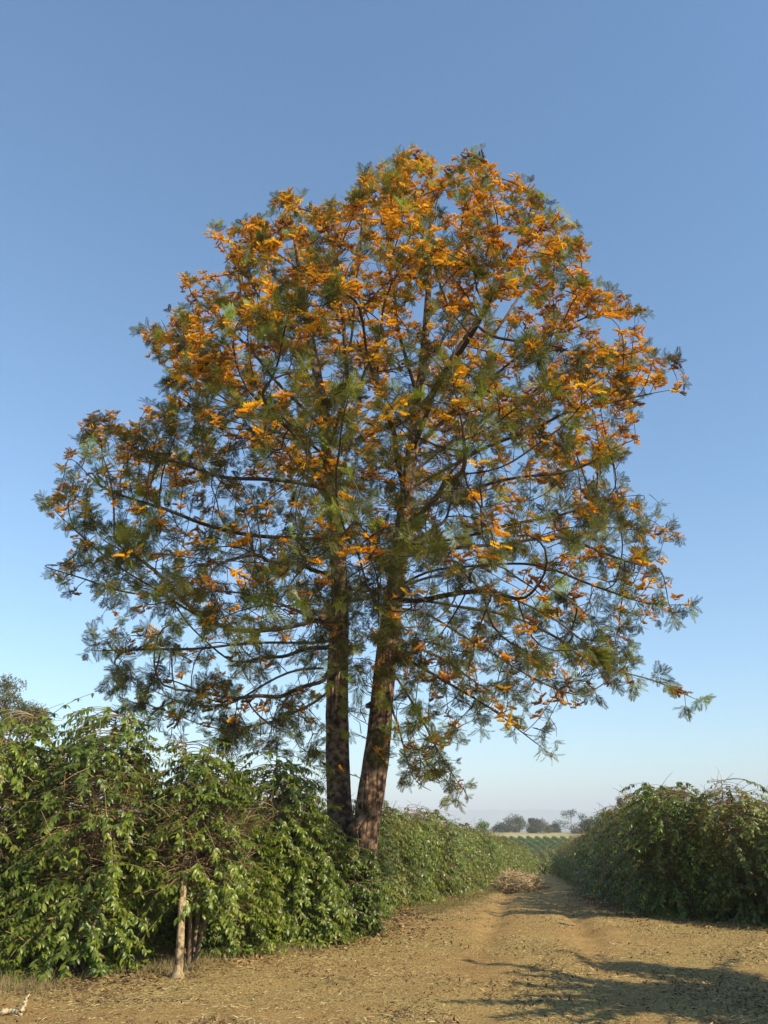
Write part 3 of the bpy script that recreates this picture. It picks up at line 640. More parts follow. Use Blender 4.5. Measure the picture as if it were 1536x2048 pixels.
# ------------------------------------------------------------------ coffee bushes
def leaf_tpl(q=1):
    if q:   # folded, curved leaf, 8 triangles
        V = np.array([(0, 0, 0), (.33, .0, .05), (.68, .0, .01), (1.0, 0, -.12), (.30, .19, .10), (.66, .17, .06), (.30, -.19, .10), (.66, -.17, .06)])
        Fc = np.array([(0, 1, 4), (1, 5, 4), (1, 2, 5), (2, 3, 5), (0, 6, 1), (1, 6, 7), (1, 7, 2), (2, 7, 3)])
    else:
        V = np.array([(0, 0, 0), (.45, .2, .04), (1, 0, -.08), (.45, -.2, .04)]); Fc = np.array([(0, 1, 3), (1, 2, 3)])
    return V, Fc
LEAF = leaf_tpl(1); LEAF0 = leaf_tpl(0)
def gen_bush(seed, H, RX, RY, nlat, low=.05, bare=.3, spacing=.040, lsize=.089, band=None, up=.0, shoots=0, profile=None):
    """returns leaf arrays and twig tubes in local space (base at origin)"""
    g = np.random.default_rng(seed)
    T = Tubes(); stems = Tubes()
    ns = 4 if H > 1.6 else 3
    tops = []
    for s in range(ns):
        az = s * 2 * math.pi / ns + g.uniform(-.5, .5); sp = g.uniform(.15, .42)
        top = np.array([math.cos(az) * sp * RX, math.sin(az) * sp * RY, H * g.uniform(.78, .95)])
        b0 = np.array([math.cos(az) * .06, math.sin(az) * .06, 0])
        t = np.linspace(0, 1, 9)[:, None]; pts = b0 + (top - b0) * t + np.array([math.cos(az), math.sin(az), 0]) * (.12 * np.sin(math.pi * t)) + .02 * g.normal(0, 1, (9, 3)) * t
        stems.add(pts, np.linspace(.028, .007, 9), k=7); tops.append(pts)
    lp, ld, ln_, lr_ = [], [], [], []
    k1 = g.uniform(0, 50)
    for q in range(nlat):
        pts = tops[q % ns]; hh = low + (1 - low) * g.random() ** 1.12; idx = np.clip(hh * 8 / .97, 0, 7.999); i0 = int(idx)
        st = pts[i0] + (pts[i0 + 1] - pts[i0]) * (idx - i0)
        az = g.uniform(0, 2 * math.pi); c, s_ = math.cos(az), math.sin(az)
        rel = st[2] / H
        env = 1.0 if profile is None else profile(rel)
        env *= (1 - max(0, (rel - .48) / .52) ** 1.9 * .68) * (.86 + .14 * min(1, rel / .3))
        env *= 1 + .32 * sn(np.array([c * 1.4, s_ * 1.4, rel * 2.2]), 1.5, k1)
        Re = env / math.sqrt((c / RX) ** 2 + (s_ / RY) ** 2)
        end = Re * g.uniform(.62, 1.0); L_ = max(.25, end - (st[0] * c + st[1] * s_))
        rise = g.uniform(.1, .5) * (1 if rel < .75 else .75); sag = g.uniform(.2, .62) * (1 + .3 * L_)
        m = max(4, int(L_ / .1)); t = np.linspace(0, 1, m + 1)[:, None]
        side = np.array([-s_, c, 0]) * g.uniform(-.25, .25)
        pl = st + np.array([c, s_, 0]) * L_ * t + side * L_ * t * t + np.array([0, 0, 1]) * (rise * L_ * t - sag * L_ * t * t)
        pl[:, 2] = np.maximum(pl[:, 2], .06 + .05 * g.random())
        T.add(pl, np.linspace(.0062, .0022, m + 1), k=3, cap=False)
        bz = sn(pl[-1], 1.6, k1 + 7)
        barez = bz > (1 - 1.35 * bare) or (band and band[0] < pl[m // 2, 2] / H < band[1] and g.random() < band[2])
        seglen = L_ * 1.05; nl_ = int(seglen * (.56 if not barez else .22) / spacing)
        for j in range(nl_):
            u_ = 1 - j * spacing / seglen
            if u_ < .1: break
            ii = min(m - 1, int(u_ * m)); fr = u_ * m - ii; p = pl[ii] + (pl[ii + 1] - pl[ii]) * fr
            tg = norm(pl[ii + 1] - pl[ii]); sd_ = norm(np.cross(tg, (0, 0, 1)) + 1e-6)
            for w_ in (-1, 1):
                if g.random() < .12: continue
                d = tg * g.uniform(.2, .6) + sd_ * w_ * g.uniform(.3, .9) + np.array([0, 0, -1]) * g.uniform(-.15, 1.1)
                lp.append(p); ld.append(d); ln_.append(np.array([c * .6, s_ * .6, .75]) + g.normal(0, .35, 3))
                lr_.append(j)
        if barez or g.random() < .2:      # side twiglets
            for _ in range(5 if barez else 2):
                u_ = g.uniform(.3, .95); ii = min(m - 1, int(u_ * m)); p = pl[ii]
                d = norm(np.array([c, s_, 0]) + g.normal(0, .8, 3)) * g.uniform(.12, .4)
                T.add(np.array([p, p + d * .5 + (0, 0, .02), p + d]), [.005, .004, .003], k=3, cap=False)
    for q in range(shoots):                # long leafy shoots rising from the top
        az = g.uniform(0, 2 * math.pi); b0 = tops[q % ns][-2]; Ls = g.uniform(.45, .9)
        d = np.array([math.cos(az) * .5, math.sin(az) * .5, 1.0]); t = np.linspace(0, 1, 7)[:, None]
        pl = b0 + d * Ls * t + np.array([math.cos(az), math.sin(az), -.8]) * .35 * Ls * t ** 2.2
        T.add(pl, np.linspace(.007, .003, 7), k=4, cap=False)
        for j in range(int(Ls / .07)):
            p = pl[min(6, int(j * .07 / Ls * 6) + 1)]; a2 = j * 1.6
            for w_ in (0, math.pi):
                lp.append(p); ld.append(np.array([math.cos(a2 + w_), math.sin(a2 + w_), -.6])); ln_.append(np.array([0, 0, 1.0]) + g.normal(0, .3, 3)); lr_.append(2)
    lp = np.array(lp); ld = np.array(ld); ln_ = np.array(ln_); j_ = np.array(lr_)
    Mx = frames(ld, ln_); sc = lsize * g.uniform(.72, 1.15, len(lp)) * np.where(j_ == 0, .75, 1)
    rn = np.clip(.42 + .22 * sn(lp, 1.4, k1) + g.normal(0, .16, len(lp)) + np.where(j_ < 2, .16, 0), 0, .945)
    old = g.random(len(lp)) < .012; rn = np.where(old, g.uniform(.96, 1, len(lp)), rn)
    return lp, Mx, sc, rn, T, stems
nbush = 0
def near_bush(seed, x, y, H, RX, RY, nlat, label, keep=300, m='coffee', z=None, thick=None, rz=0, **kw):
    global nbush
    z = float(ground_at(x, y)) if z is None else z
    root = thing('coffee_bush', label, 'coffee bush', (x, y, z), rz, 'coffee bushes of the plantation')
    lp, Mx, sc, rn, T, st = gen_bush(seed, H, RX, RY, nlat, **kw)
    obj('stem', st.mesh('stem'), M['coffee_stem_dark'], root); obj('twigs', T.mesh('twigs'), M['coffee_twig'], root, 'stuff')
    c_, s_ = math.cos(rz), math.sin(rz); wp = lp @ np.array([[c_, -s_, 0], [s_, c_, 0], [0, 0, 1]]).T + (x, y, z)
    score = np.linalg.norm(wp - CAMP, axis=1) / sc
    scatter_parts('leaf', [LEAF], lp, Mx, sc, rn, M[m], root, keep, np.zeros(3), 'foliage', score, nv=8)
    nbush += len(lp)
    return root
# left row, nearest first
near_bush(101, -4.75, 10.5, 3.12, .98, 1.2, 700, 'tallest coffee bush, cut off by the left edge of the photo', band=(.42, .66, .7), bare=.25, shoots=3)
near_bush(102, -3.5, 10.5, 3.10, .95, 1.15, 700, 'coffee bush with a high rounded top, left of the pale trunk', band=(.42, .68, .65), bare=.25, shoots=2)
c3 = near_bush(103, -2.28, 10.75, 2.68, .76, .82, 560, 'coffee bush growing on the pale peeling trunk, bare tangled twigs half way up', low=.30, band=(.36, .66, .75), bare=.3, shoots=1)
near_bush(104, -4.2, 12.6, 2.9, 1.3, 1.2, 480, 'dark coffee bush seen in the dip between the two tallest bushes at the left', bare=.1, keep=100)
near_bush(105, -1.68, 12.9, 2.80, 1.0, 1.0, 560, 'tall dark coffee bush shaded by the flowering tree, just left of its trunks', bare=.25, shoots=2)
near_bush(106, -1.25, 13.0, 1.80, .95, .9, 560, 'low coffee bush in front of the straight shaded trunk of the flowering tree', bare=.3)
near_bush(107, -.60, 13.7, 1.45, .70, .62, 400, 'lowest coffee bush, wrapped round the foot of the leaning trunk', bare=.1)
near_bush(108, -2.9, 13.6, 2.5, 1.15, 1.2, 480, 'coffee bush of the second row, behind the bush on the pale trunk', bare=.2, keep=60)
near_bush(109, -1.9, 16.0, 2.5, 1.3, 1.3, 420, 'coffee bush standing behind the straight shaded trunk of the flowering tree', bare=.2, keep=60)
near_bush(110, -5.7, 12.9, 2.75, 1.2, 1.2, 400, 'coffee bush of the second row, behind the bush at the left edge', bare=.1, keep=60)
near_bush(111, -2.10, 11.8, 1.7, .85, .75, 360, 'low leafy coffee bush right of the pale peeling trunk, skirts touching the soil', bare=.2)
# pale peeling stem of the bush c3 in front of it: its own trunk
T = Tubes()
pth = np.array([P(355, 1957, 10.0), P(358, 1920, 10.02), P(361, 1880, 10.05), P(363, 1830, 10.12), P(367, 1780, 10.25), P(371, 1730, 10.45), P(372, 1690, 10.7)]) - np.array([-2.28, 10.75, float(ground_at(-2.28, 10.75))])
s_ = np.linspace(0, 6, 60); pth = np.stack([np.interp(s_, np.arange(7), pth[:, k]) for k in range(3)], -1)
for _ in range(5): pth[1:-1] = (pth[:-2] + 2 * pth[1:-1] + pth[2:]) / 4
rr_ = np.interp(s_, [0, .35, 1, 3, 3.3, 3.6, 6], [.075, .049, .043, .040, .048, .038, .026]); pth[0, 2] -= .08
TH, SS = np.meshgrid(np.arange(22) * 2 * math.pi / 22, s_)
T.add(pth, rr_, k=22, ridges=1 + .07 * np.sin(TH * 4 + SS * 1.2) + .05 * sn(np.stack([np.cos(TH) * 3, np.sin(TH) * 3, SS * 1.5], -1), 2, 3))
tk = obj('trunk', T.mesh('trunk'), M['coffee_stem'], c3); tk['label'] = 'pale trunk with peeling bark'
# far variants
VAR = []
for v in range(5):
    dry = v in (1, 3)
    lp, Mx, sc, rn, T, st = gen_bush(300 + v, 2.3, 1.15, 1.15, 330, low=.08, bare=.35 if dry else .15, spacing=.068, lsize=.125)
    fm = bake('foliage', LEAF0, Mx, lp, sc, rn); fm.materials.append(M['coffee_dry' if dry else 'coffee'])
    tm = T.mesh('twigs'); tm.materials.append(M['coffee_twig']); sm_ = st.mesh('stem'); sm_.materials.append(M['coffee_stem_dark'])
    VAR.append((fm, tm, sm_))
def far_bush(v, x, y, s, rz, label, sz=1.0):
    root = thing('coffee_bush', label, 'coffee bush', (x, y, float(ground_at(x, y))), rz, 'coffee bushes of the plantation')
    fm, tm, sm_ = VAR[v]
    root.scale = (s, s, s * sz)
    o = obj('foliage', fm, None, root, 'stuff'); obj('twigs', tm, None, root, 'stuff'); obj('stem', sm_, None, root)
    return root
ORD = ['first', 'second', 'third', 'fourth', 'fifth', 'sixth', 'seventh', 'eighth', 'ninth', 'tenth']
gb = np.random.default_rng(5)
# left hedge beyond the tree: front line from (0, 18.3) to (11.6, 72)
yy = 18.6; k = 0
while yy < 80:
    fx = .15 + .217 * (yy - 18.3)
    cx = fx - .95
    if k < 3:
        near_bush(120 + k, cx, yy + .3, 2.55, 1.12, 1.1, 480, ORD[k] + ' coffee bush of the left hedge, counted from the leaning trunk down the track', keep=200, m='coffee_dry' if k == 1 else 'coffee', bare=.25)
    else:
        lb = ORD[k] + ' coffee bush of the left hedge, counted from the leaning trunk down the track' if k < 7 else 'coffee bush far down the left hedge, merging with its neighbours beyond the brushwood'
        far_bush([0, 1, 2, 0, 4, 3][k % 6], cx + gb.uniform(-.15, .15), yy + gb.uniform(-.2, .2), gb.uniform(1.08, 1.2), gb.uniform(0, 6.28), lb)
    if k % 2 == 0: far_bush(k % 5, cx - 2.3, yy + .4, 1.02, gb.uniform(0, 6.28), 'coffee bush of the row hidden behind the left hedge')
    yy += 1.55; k += 1
# right hedge: the near corner and the part running to the frame edge
RN = [(5.70, 17.35, 2.72, 1.15, 'dark green coffee bush at the near corner of the right hedge, leaning over the track'),
      (6.75, 16.1, 2.60, 1.18, 'coffee bush with reddish twigs, between the corner of the right hedge and the frame edge'),
      (7.9, 14.9, 2.60, 1.22, 'coffee bush in the right hedge cut off by the right edge of the photo'),]
for k, (x, y, H, r, lb) in enumerate(RN):
    near_bush(140 + k, x, y, H, r, r, 520, lb, keep=280, bare=.32, m='coffee_dry' if k == 1 else 'coffee', shoots=0)
near_bush(144, 7.6, 18.0, 2.5, 1.2, 1.2, 400, 'coffee bush of the second row behind the corner of the right hedge', keep=50, bare=.1)
near_bush(145, 9.0, 16.6, 2.45, 1.2, 1.2, 400, 'coffee bush of the second row behind the right hedge near the frame edge', keep=50, bare=.1)
far_bush(2, 9.2, 13.3, 1.0, 1, 'coffee bush of the right hedge just beyond the right edge of the photo')
far_bush(0, 10.2, 11.6, 1.05, 2, 'coffee bush of the right hedge well beyond the right edge of the photo')
yy = 19.3; k = 0
while yy < 80:
    fx = np.interp(yy, [16, 23, 70, 90], [4.8, 5.75, 13.6, 17.0]); cx = fx + 1.05
    if k < 2:
        near_bush(150 + k, cx, yy, 2.72 - .05 * k, 1.15, 1.15, 480, ORD[k] + ' coffee bush past the near corner of the right hedge, down the track', keep=150, m='coffee_dry', bare=.45)
    else:
        lb = ORD[k] + ' coffee bush past the near corner of the right hedge, down the track' if k < 6 else 'coffee bush far down the right hedge, merging with its neighbours'
        far_bush([1, 3, 1, 3, 3, 2][k % 6], cx + gb.uniform(-.15, .15), yy + gb.uniform(-.2, .2), (gb.uniform(1.14, 1.22) if yy < 31 else gb.uniform(.98, 1.10)), gb.uniform(0, 6.28), lb)
    if k % 2 == 0: far_bush(k % 5, cx + 2.3, yy + .4, .92, gb.uniform(0, 6.28), 'coffee bush of the row hidden behind the right hedge')
    yy += 1.55; k += 1
# bushes closing the view below the crest of the track
for k in range(12):
    far_bush([4, 1, 0, 3][k % 4], 9.0 + k * 1.5, 84 + (k % 3) * 1.2, 1.3, k * 1.1, 'coffee bush closing the end of the track where it dips out of sight')
# the row end beside the camera that throws the foreground shadow
def GP(u, v):
    x, f, z = ray(u, v); t = -CAMZ / z; return np.array([float(x * t), float(f * t), 0.0])
def shadow_bush():
    base = np.array([5.15, 7.45, 0.0])
    root = thing('coffee_bush', 'coffee bush with long shoots beyond the right edge, shading the foreground soil', 'coffee bush', tuple(base), 0, 'coffee bushes of the plantation')
    lp, Mx, sc, rn, T, st = gen_bush(400, 2.6, 1.1, 1.2, 800, low=.1, bare=.1)
    g = np.random.default_rng(9); L1, D1, N1 = [], [], []
    s2 = np.array([math.sin(SUN_AZ), math.cos(SUN_AZ), 0]) / math.tan(SUN_EL)
    for (u, v, h) in ((950, 1915, 3.3), (1020, 1942, 3.0), (912, 2003, 2.7), (1060, 1990, 2.5), (1135, 1903, 3.6), (1200, 1903, 3.7), (1040, 1968, 2.8), (1130, 2008, 2.2), (1010, 2030, 2.4), (1100, 1950, 3.1), (1470, 1915, 3.2), (1180, 2035, 2.0)):
        e_ = GP(u, v) + s2 * h + (0, 0, h) - base
        b0 = np.array([e_[0] * .1, e_[1] * .1, 1.2 + .2 * g.random()]); t = np.linspace(0, 1, 16)[:, None]
        pl = b0 + (e_ - b0) * t + np.array([0, 0, .25]) * np.sin(math.pi * t); T.add(pl, np.linspace(.02, .005, 16), k=5, cap=False)
        for j in range(2, 16):
            for _ in range(24 if j < 12 else 10):
                L1.append(pl[j] + g.normal(0, .035 if j < 10 else .02, 3)); D1.append(g.normal(0, .7, 3) + (pl[-1] - pl[0]) * .3 + (0, 0, -.3)); N1.append(g.normal(0, .5, 3) + (0, 0, 1))
    for u, v, h, r_ in ((1295, 1932, 2.95, .33), (1400, 1945, 2.85, .36)):       # two rounded leafy heads
        c_ = GP(u, v) + s2 * h + (0, 0, h) - base
        t = np.linspace(0, 1, 8)[:, None]; T.add(np.array([.1, .1, 1.3]) * (1 - t) + c_ * t, np.linspace(.02, .006, 8), k=5, cap=False)
        for _ in range(1500):
            t_ = g.random(); q = norm(g.normal(0, 1, 3)) * r_ * g.random() ** .4
            L1.append(c_ + q if t_ < .55 else c_ * g.uniform(.6, 1) + q * .6 + (0, 0, 0)); D1.append(g.normal(0, 1, 3)); N1.append(g.normal(0, 1, 3))
    L1 = np.array(L1); lp = np.concatenate([lp, L1]); Mx = np.concatenate([Mx, frames(np.array(D1), np.array(N1))]); sc = np.r_[sc, np.full(len(L1), .12)]; rn = np.r_[rn, g.uniform(.2, .8, len(L1))]
    obj('stem', st.mesh('stem'), M['coffee_stem_dark'], root); obj('twigs', T.mesh('twigs'), M['coffee_twig'], root, 'stuff')
    obj('foliage', bake('foliage', LEAF0, Mx, lp, sc, rn), M['coffee'], root, 'stuff')
shadow_bush()

# ------------------------------------------------------------------ distant coffee rows and trees
for k in range(10):
    u0 = 1004 + 17 * k; a = P(u0, 1675, 224); b = P(u0 + 50, 1692, 186)
    g = np.random.default_rng(60 + k); nn_ = 4200; s_ = g.random(nn_)
    c = a[None] + (b - a)[None] * s_[:, None]; c[:, 2] = gz(c[:, 0], c[:, 1])
    ang = g.uniform(0, math.pi, nn_); rr_ = .50 * g.random(nn_) ** .3
    pos = c + np.stack([np.cos(ang) * rr_, np.zeros(nn_), .2 + np.sin(ang) * .75 * g.random(nn_) ** .3], -1)
    root = thing('coffee_row', ('leftmost' if k == 0 else 'rightmost' if k == 9 else ORD[k]) + ' of the clipped coffee rows on the far slope, counted from the left', 'coffee row', tuple(c[0]), 0, 'clipped coffee rows on the far slope')
    Mx = frames(g.normal(0, 1, (nn_, 3)), g.normal(0, .6, (nn_, 3)) + (0, 0, 1))
    obj('foliage', bake('foliage', LEAF0, Mx, pos - c[0], g.uniform(.22, .42, nn_), g.uniform(.1, .8, nn_)), M['coffee'], root, 'stuff')
def far_tree(u, vt, wpx, Yd, label, m='farleaf', seed=0, shape='round', dens=1.0, clumps=None, lf=None, trunkr=None):
    g = np.random.default_rng(seed)
    top = P(u, vt, Yd); x = float(top[0]); zg = float(gz(x, Yd)); H = float(top[2]) - zg
    px = Yd / 1.0 / F; W = wpx * px / 2 * 1.3
    root = thing('tree', label, 'tree', (x, Yd, zg))
    T = Tubes(); tr = trunkr or max(.12, H * .022)
    t = np.linspace(0, 1, 8)[:, None]; bend = g.uniform(-.04, .04) * H
    tp = np.array([0, 0, 0]) + np.array([0, 0, H * .85]) * t + np.array([bend, 0, 0]) * np.sin(t * 3)
    T.add(tp, np.linspace(tr, tr * .25, 8), k=8); obj('trunk', T.mesh('trunk'), M['fartrunk'], root)
    if clumps is None:
        clumps = []
        for k in range({'round': 18, 'open': 8, 'bare': 12}[shape]):
            a = g.uniform(0, 6.28); rr_ = g.random() ** .5 * .72; h = g.uniform(.18, .93) if shape != 'open' else g.uniform(.55, .96)
            taper = 1 - .55 * max(0, (h - .6) / .4)
            clumps.append((math.cos(a) * rr_ * W * taper, math.sin(a) * rr_ * W * taper, h * H, g.uniform(.26, .42) * W))
        clumps.append((0, 0, H - .28 * W, .28 * W))
    B = Tubes(); P_, D_, S_ = [], [], []
    lf = lf or max(.16, Yd / F * 2.4)
    for (cx, cy, cz, cr) in clumps:
        b0 = tp[min(7, max(1, int(max(.2, (cz - cr) / H - .12) * 8)))]
        e_ = np.array([cx, cy, cz]); tt = np.linspace(0, 1, 5)[:, None]
        B.add(b0 + (e_ - b0) * tt + np.array([0, 0, -.08 * H]) * np.sin(math.pi * tt) * .5, np.linspace(tr * .4, tr * .12, 5), k=5)
        nlf = int(dens * (110 if shape == 'bare' else 260))
        q = norm(g.normal(0, 1, (nlf, 3))) * (g.random((nlf, 1)) ** .45) * cr * np.array([1.05, 1.05, .72]) + e_
        q += .25 * cr * np.stack([sn(q, 2.2 / cr, 1), sn(q, 2.2 / cr, 2), sn(q, 2.2 / cr, 3)], -1)
        P_.append(q); D_.append(g.normal(0, 1, (nlf, 3)) + (0, 0, -.4))
        for _ in range(5 if shape != 'bare' else 16):
            d = norm(g.normal(0, 1, 3)) * cr * g.uniform(.7, 1.1); B.add(np.array([e_ - d * .1, e_ + d * .5, e_ + d]), [tr * .12, tr * .07, tr * .04], k=3, cap=False)
    q = np.concatenate(P_); D_ = np.concatenate(D_); nq = len(q)
    obj('branches', B.mesh('branches'), M['fartrunk'], root, 'stuff')
    obj('crown', bake('crown', LEAF0, frames(D_, g.normal(0, 1, (nq, 3)) + (0, 0, .6)), q, lf * g.uniform(.7, 1.3, nq), np.clip(.5 + .3 * sn(q, 1.5 / max(W, .1), 4) + g.normal(0, .2, nq), 0, 1)), M[m], root, 'stuff')
    return root
far_tree(1002, 1648, 34, 300, 'grey-green tree at the left end of the tree line beyond the far coffee rows', seed=1)
far_tree(1031, 1633, 44, 290, 'tallest grey-green tree left of the gap in the distant tree line', seed=2)
far_tree(1066, 1637, 24, 310, 'thin dark tree between the two bushy trees of the distant tree line', seed=3, m='farleaf_dark')
far_tree(1079, 1641, 40, 262, 'round tree with a visible trunk on the yellow grass above the coffee rows', seed=4, m='farleaf')
far_tree(1105, 1650, 26, 280, 'small green tree right of the round tree on the yellow grass', seed=5, m='farleaf_dark')
pxx = 265 / F
zT = float(P(1140, 1620, 265)[2] - gz(0, 265))
far_tree(1140, 1620, 60, 265, 'tall open tree with flat tufts of foliage, highest of the distant tree line', seed=6, m='farleaf_dark',
         clumps=[(-8 * pxx, 0, zT - 8 * pxx, 12 * pxx), (4 * pxx, .5, zT - 5 * pxx, 10 * pxx), (22 * pxx, 0, zT - 12 * pxx, 9 * pxx), (-26 * pxx, 0, zT - 24 * pxx, 10 * pxx), (-12 * pxx, 1, zT - 26 * pxx, 12 * pxx), (5 * pxx, 0, zT - 30 * pxx, 12 * pxx), (-14 * pxx, 0, zT - 52 * pxx, 10 * pxx), (14 * pxx, 0, zT - 44 * pxx, 10 * pxx)])
far_tree(1176, 1638, 30, 255, 'broad dark tree partly behind the top of the right hedge, left of its neighbour', seed=7, m='farleaf_dark')
far_tree(1204, 1622, 40, 240, 'broad dark tree just above the slope of the right hedge', seed=8, m='farleaf_dark')
far_tree(1160, 1660, 34, 262, 'low green tree under the tall open tree at the end of the track', seed=18, m='farleaf')
far_tree(962, 1641, 40, 84, 'small light green tree showing over the left hedge', seed=9, m='farleaf_green', shape='open', dens=.5)
far_tree(1238, 1592, 34, 120, 'dark tree top with two tufts above the falling right hedge', seed=10, m='farleaf_dark', shape='open')
far_tree(1300, 1588, 46, 125, 'pale grey tree top above the middle of the right hedge', seed=11, shape='open', dens=.7)
far_tree(1366, 1568, 40, 110, 'brownish tree top directly above the near corner of the right hedge', seed=12, dens=.8)
far_tree(1392, 1576, 26, 115, 'small pale tree top right of the brownish one above the right hedge', seed=13, dens=.6)
far_tree(1474, 1566, 58, 100, 'half bare grey tree top above the right hedge near the frame edge', seed=14, shape='bare', dens=.7)
# eucalyptus at the left edge
Ye = 38; pe = Ye / F * 1.0
tp_ = P(20, 1340, Ye); Hh = float(tp_[2] - gz(tp_[0], Ye))
cl = []
for (du, dv, r_) in ((-45, 40, 40), (-5, 28, 30), (-25, 70, 34), (10, 60, 26), (25, 90, 28), (50, 78, 26), (72, 84, 17), (60, 100, 22), (30, 110, 26), (-20, 110, 34), (-60, 90, 40), (-70, 30, 36)):
    cl.append((du * pe, .35 * math.sin(du), Hh - dv * pe, r_ * pe))
far_tree(20, 1340, 100, Ye, 'feathery grey-green gum tree at the left edge behind the coffee bushes', m='gumleaf', seed=15, clumps=cl, dens=3.4, lf=.12, trunkr=.22)

# ------------------------------------------------------------------ litter, grass, brushwood
gg = np.random.default_rng(77)
def scat(nn_, ylo, yhi, power=1.6):
    Yy = ylo + (yhi - ylo) * gg.random(nn_) ** power; half = .56 * Yy + 1
    Xx = gg.uniform(-1, 1, nn_) * half
    return Xx, Yy
BL = (np.array([(0, -.5, 0), (0, .5, 0), (.5, .35, .03), (1, 0, 0), (.5, -.4, .03)]), np.array([(0, 1, 2), (0, 2, 4), (4, 2, 3)]))
def litter(name, nn_, ylo, yhi, Ls, wd, m, thr, k, lift=.006, steep=.12, kind='stuff', power=1.6, flat=1):
    Xx, Yy = scat(nn_, ylo, yhi, power); p = np.stack([Xx, Yy, np.zeros(nn_)], -1)
    cl_ = sn(p, 1.1, k) * .6 + sn(p, 3.3, k + 1) * .5 + gg.normal(0, .25, nn_)
    keep = (cl_ > thr) & (gg.random(nn_) < .12 + .95 * chaff_at(Xx, Yy)); p = p[keep]; nn_ = len(p)
    p[:, 2] = ground_at(p[:, 0], p[:, 1]) + lift * gg.random(nn_)
    az = gg.uniform(0, 6.28, nn_); d = np.stack([np.cos(az), np.sin(az), gg.normal(0, steep, nn_)], -1)
    Mx = frames(d, np.stack([gg.normal(0, .35, nn_), gg.normal(0, .35, nn_), np.ones(nn_)], -1))
    L_ = gg.uniform(*Ls, nn_); sc = np.stack([L_, gg.uniform(*wd, nn_), L_], -1)
    o = obj(name, bake(name, BL, Mx, p, sc, np.clip(gg.normal(.55, .25, nn_), 0, 1)), m, kind=kind)
    return o
tag(litter('straw', 230000, 7, 30, (.03, .105), (.004, .008), M['straw'], -.05, 3.0), 'pale straw and chaff strewn over the track and clearing', 'straw')
tag(litter('leaf_litter', 110000, 7, 30, (.025, .075), (.008, .024), M['deadleaf'], .0, 9.0, steep=.45), 'dark dead leaves scattered over the soil', 'leaf litter')
# litter under hedges, dense
def along(nn_, line, width):
    line = np.array(line, float); seg = np.r_[0, np.cumsum(np.linalg.norm(np.diff(line, axis=0), axis=1))]
    s_ = gg.uniform(0, seg[-1], nn_); q = np.stack([np.interp(s_, seg, line[:, 0]), np.interp(s_, seg, line[:, 1])], -1)
    return q + gg.normal(0, width, q.shape)
feet = [(-5.6, 9.5), (-3.4, 9.5), (-2.6, 10.0), (-2.2, 11.0), (-1.4, 12.3), (-.5, 13.2), (.2, 15.5), (.2, 18), (3, 31)]
feetR = [(9, 12.8), (6.2, 14.9), (4.9, 16.6), (5.6, 22), (8, 36)]
def tufts(name, nn_, line, width, hgt, m, rmu, label, cat):
    q = along(nn_, line, width); z = ground_at(q[:, 0], q[:, 1]); p = np.stack([q[:, 0], q[:, 1], z - .005], -1)
    keep = sn(p, 1.7, 4.4) + gg.normal(0, .3, nn_) > -.1; p = p[keep]; nn_ = len(p)
    d = np.stack([gg.normal(0, .45, nn_), gg.normal(0, .45, nn_), np.ones(nn_)], -1)
    Mx = frames(d, gg.normal(0, 1, (nn_, 3))); L_ = gg.uniform(*hgt, nn_)
    o = obj(name, bake(name, BL, Mx, p, np.stack([L_, gg.uniform(.003, .007, nn_), L_], -1), np.clip(gg.normal(rmu, .25, nn_), 0, 1)), m, kind='stuff')
    tag(o, label, cat)
tufts('dry_grass', 11000, feet[:3] + feet[3:6], .24, (.03, .16), M['grass'], .85, 'dry grass fringe along the foot of the left bushes', 'grass')
tufts('grass', 9000, [(.6, 17.5), (1.2, 20), (3.2, 30), (4.0, 33)], .30, (.04, .14), M['grass'], .45, 'thin green and yellow grass along the foot of the left hedge', 'grass')
tufts('weeds', 7000, feetR, .3, (.03, .14), M['grass'], .6, 'sparse grass at the foot of the right hedge', 'grass')
q = np.concatenate([along(9000, feet, .35), along(7000, feetR, .4)]); nn_ = len(q)
p = np.stack([q[:, 0], q[:, 1], ground_at(q[:, 0], q[:, 1]) + .01 * gg.random(nn_)], -1)
az = gg.uniform(0, 6.28, nn_); Mx = frames(np.stack([np.cos(az), np.sin(az), gg.normal(0, .3, nn_)], -1), np.stack([gg.normal(0, .4, nn_), gg.normal(0, .4, nn_), np.ones(nn_)], -1))
tag(obj('fallen_leaves', bake('fallen_leaves', BL, Mx, p, np.stack([gg.uniform(.04, .09, nn_), gg.uniform(.015, .035, nn_), np.full(nn_, .1)], -1), gg.random(nn_)), M['deadleaf'], kind='stuff'), 'brown fallen coffee leaves under the edges of the hedges', 'fallen leaves')
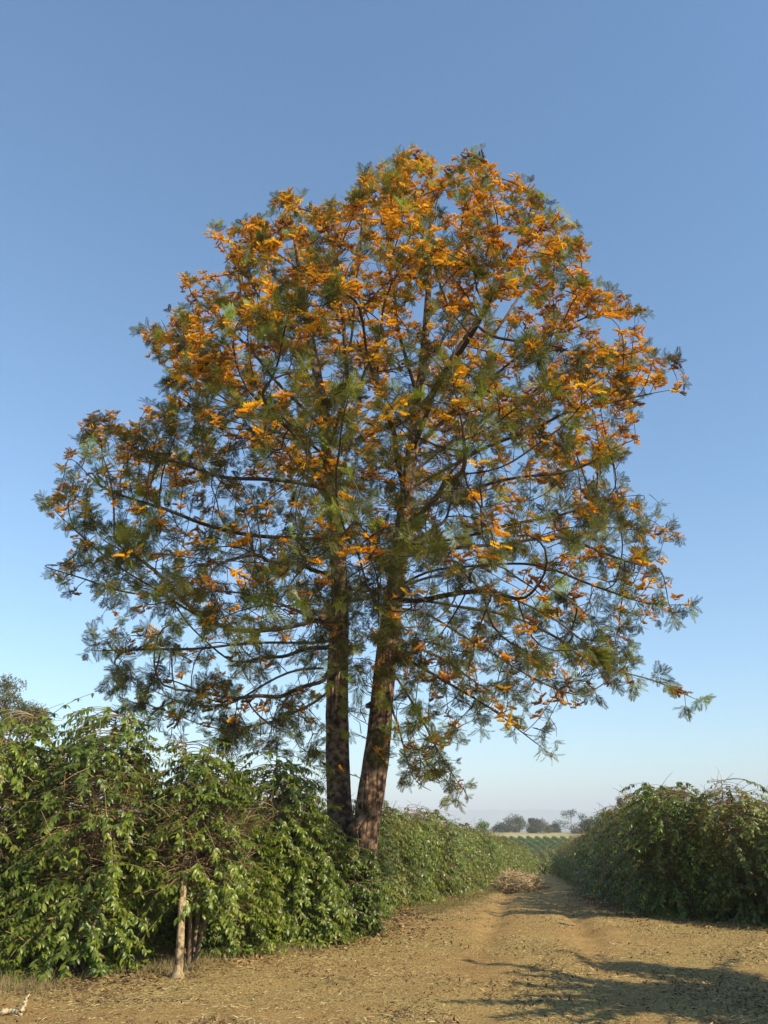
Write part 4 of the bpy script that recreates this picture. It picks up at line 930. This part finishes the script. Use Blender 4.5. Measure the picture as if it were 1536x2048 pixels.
# brushwood piles
def brush(u, v, Yd, wd, hg, cnt, label):
    a = P(u, v, Yd); x, y = float(a[0]), Yd; z = float(ground_at(x, y)); T = Tubes()
    for _ in range(cnt):
        c = np.array([gg.normal(0, wd * .26), gg.normal(0, wd * .26), 0]); env = hg * math.exp(-(c[0] / wd * 2.1) ** 2)
        c[2] = gg.uniform(.03, 1) * env; d = norm(gg.normal(0, 1, 3) * (1, 1, .55)) * gg.uniform(.12, .38)
        b_ = gg.normal(0, .06, 3); pts = np.array([c - d, c - d * .3 + b_, c + d * .4 - b_, c + d]); pts[:, 2] = np.maximum(pts[:, 2], .01)
        T.add(pts, np.array([.009, .008, .006, .003]) * gg.uniform(.6, 1.5), k=4, cap=False)
    o = obj('brushwood_pile', T.mesh('brushwood_pile'), M['brush']); o.location = (x, y, z)
    tag(o, label, 'brushwood', 'piles of dry brushwood'); 
brush(1026, 1775, 33, 1.4, .70, 850, 'larger pile of dry reddish brushwood at the foot of the left hedge')
brush(1062, 1768, 36, 1.1, .55, 480, 'smaller pile of dry brushwood nearer the track, right of the larger one')
# bleached stick at the lower left
def stick(pts, r0, label, m='bleached'):
    w_ = np.array([[x, y, float(ground_at(x, y)) + dz] for x, y, dz in pts]); s_ = np.linspace(0, len(w_) - 1, 20)
    q = np.stack([np.interp(s_, np.arange(len(w_)), w_[:, k]) for k in range(3)], -1); q += .006 * gg.normal(0, 1, q.shape)
    T = Tubes(); T.add(q - q[0], np.linspace(r0, r0 * .45, 20) * (1 + .2 * gg.random(20)), k=8)
    o = obj('dead_branch', T.mesh('dead_branch'), M[m]); o.location = tuple(q[0]); tag(o, label, 'dead branch')
    return o
a = GP(-12, 2030); b = GP(20, 2024); c = GP(42, 2030); d = GP(52, 2014)
stick([(a[0], a[1], .02), (b[0], b[1], .03), (c[0], c[1], .02)], .026, 'bleached broken branch lying on the soil in the lower left corner')
stick([(c[0], c[1], .03), (d[0], d[1], .10)], .014, 'short bleached twig sticking up from the broken branch in the lower left corner')
a = GP(1118, 1836); b = GP(1150, 1841); c = GP(1128, 1828)
stick([(a[0], a[1], .02), (b[0], b[1], .05)], .014, 'pale forked stick lying on the track in front of the brushwood piles')
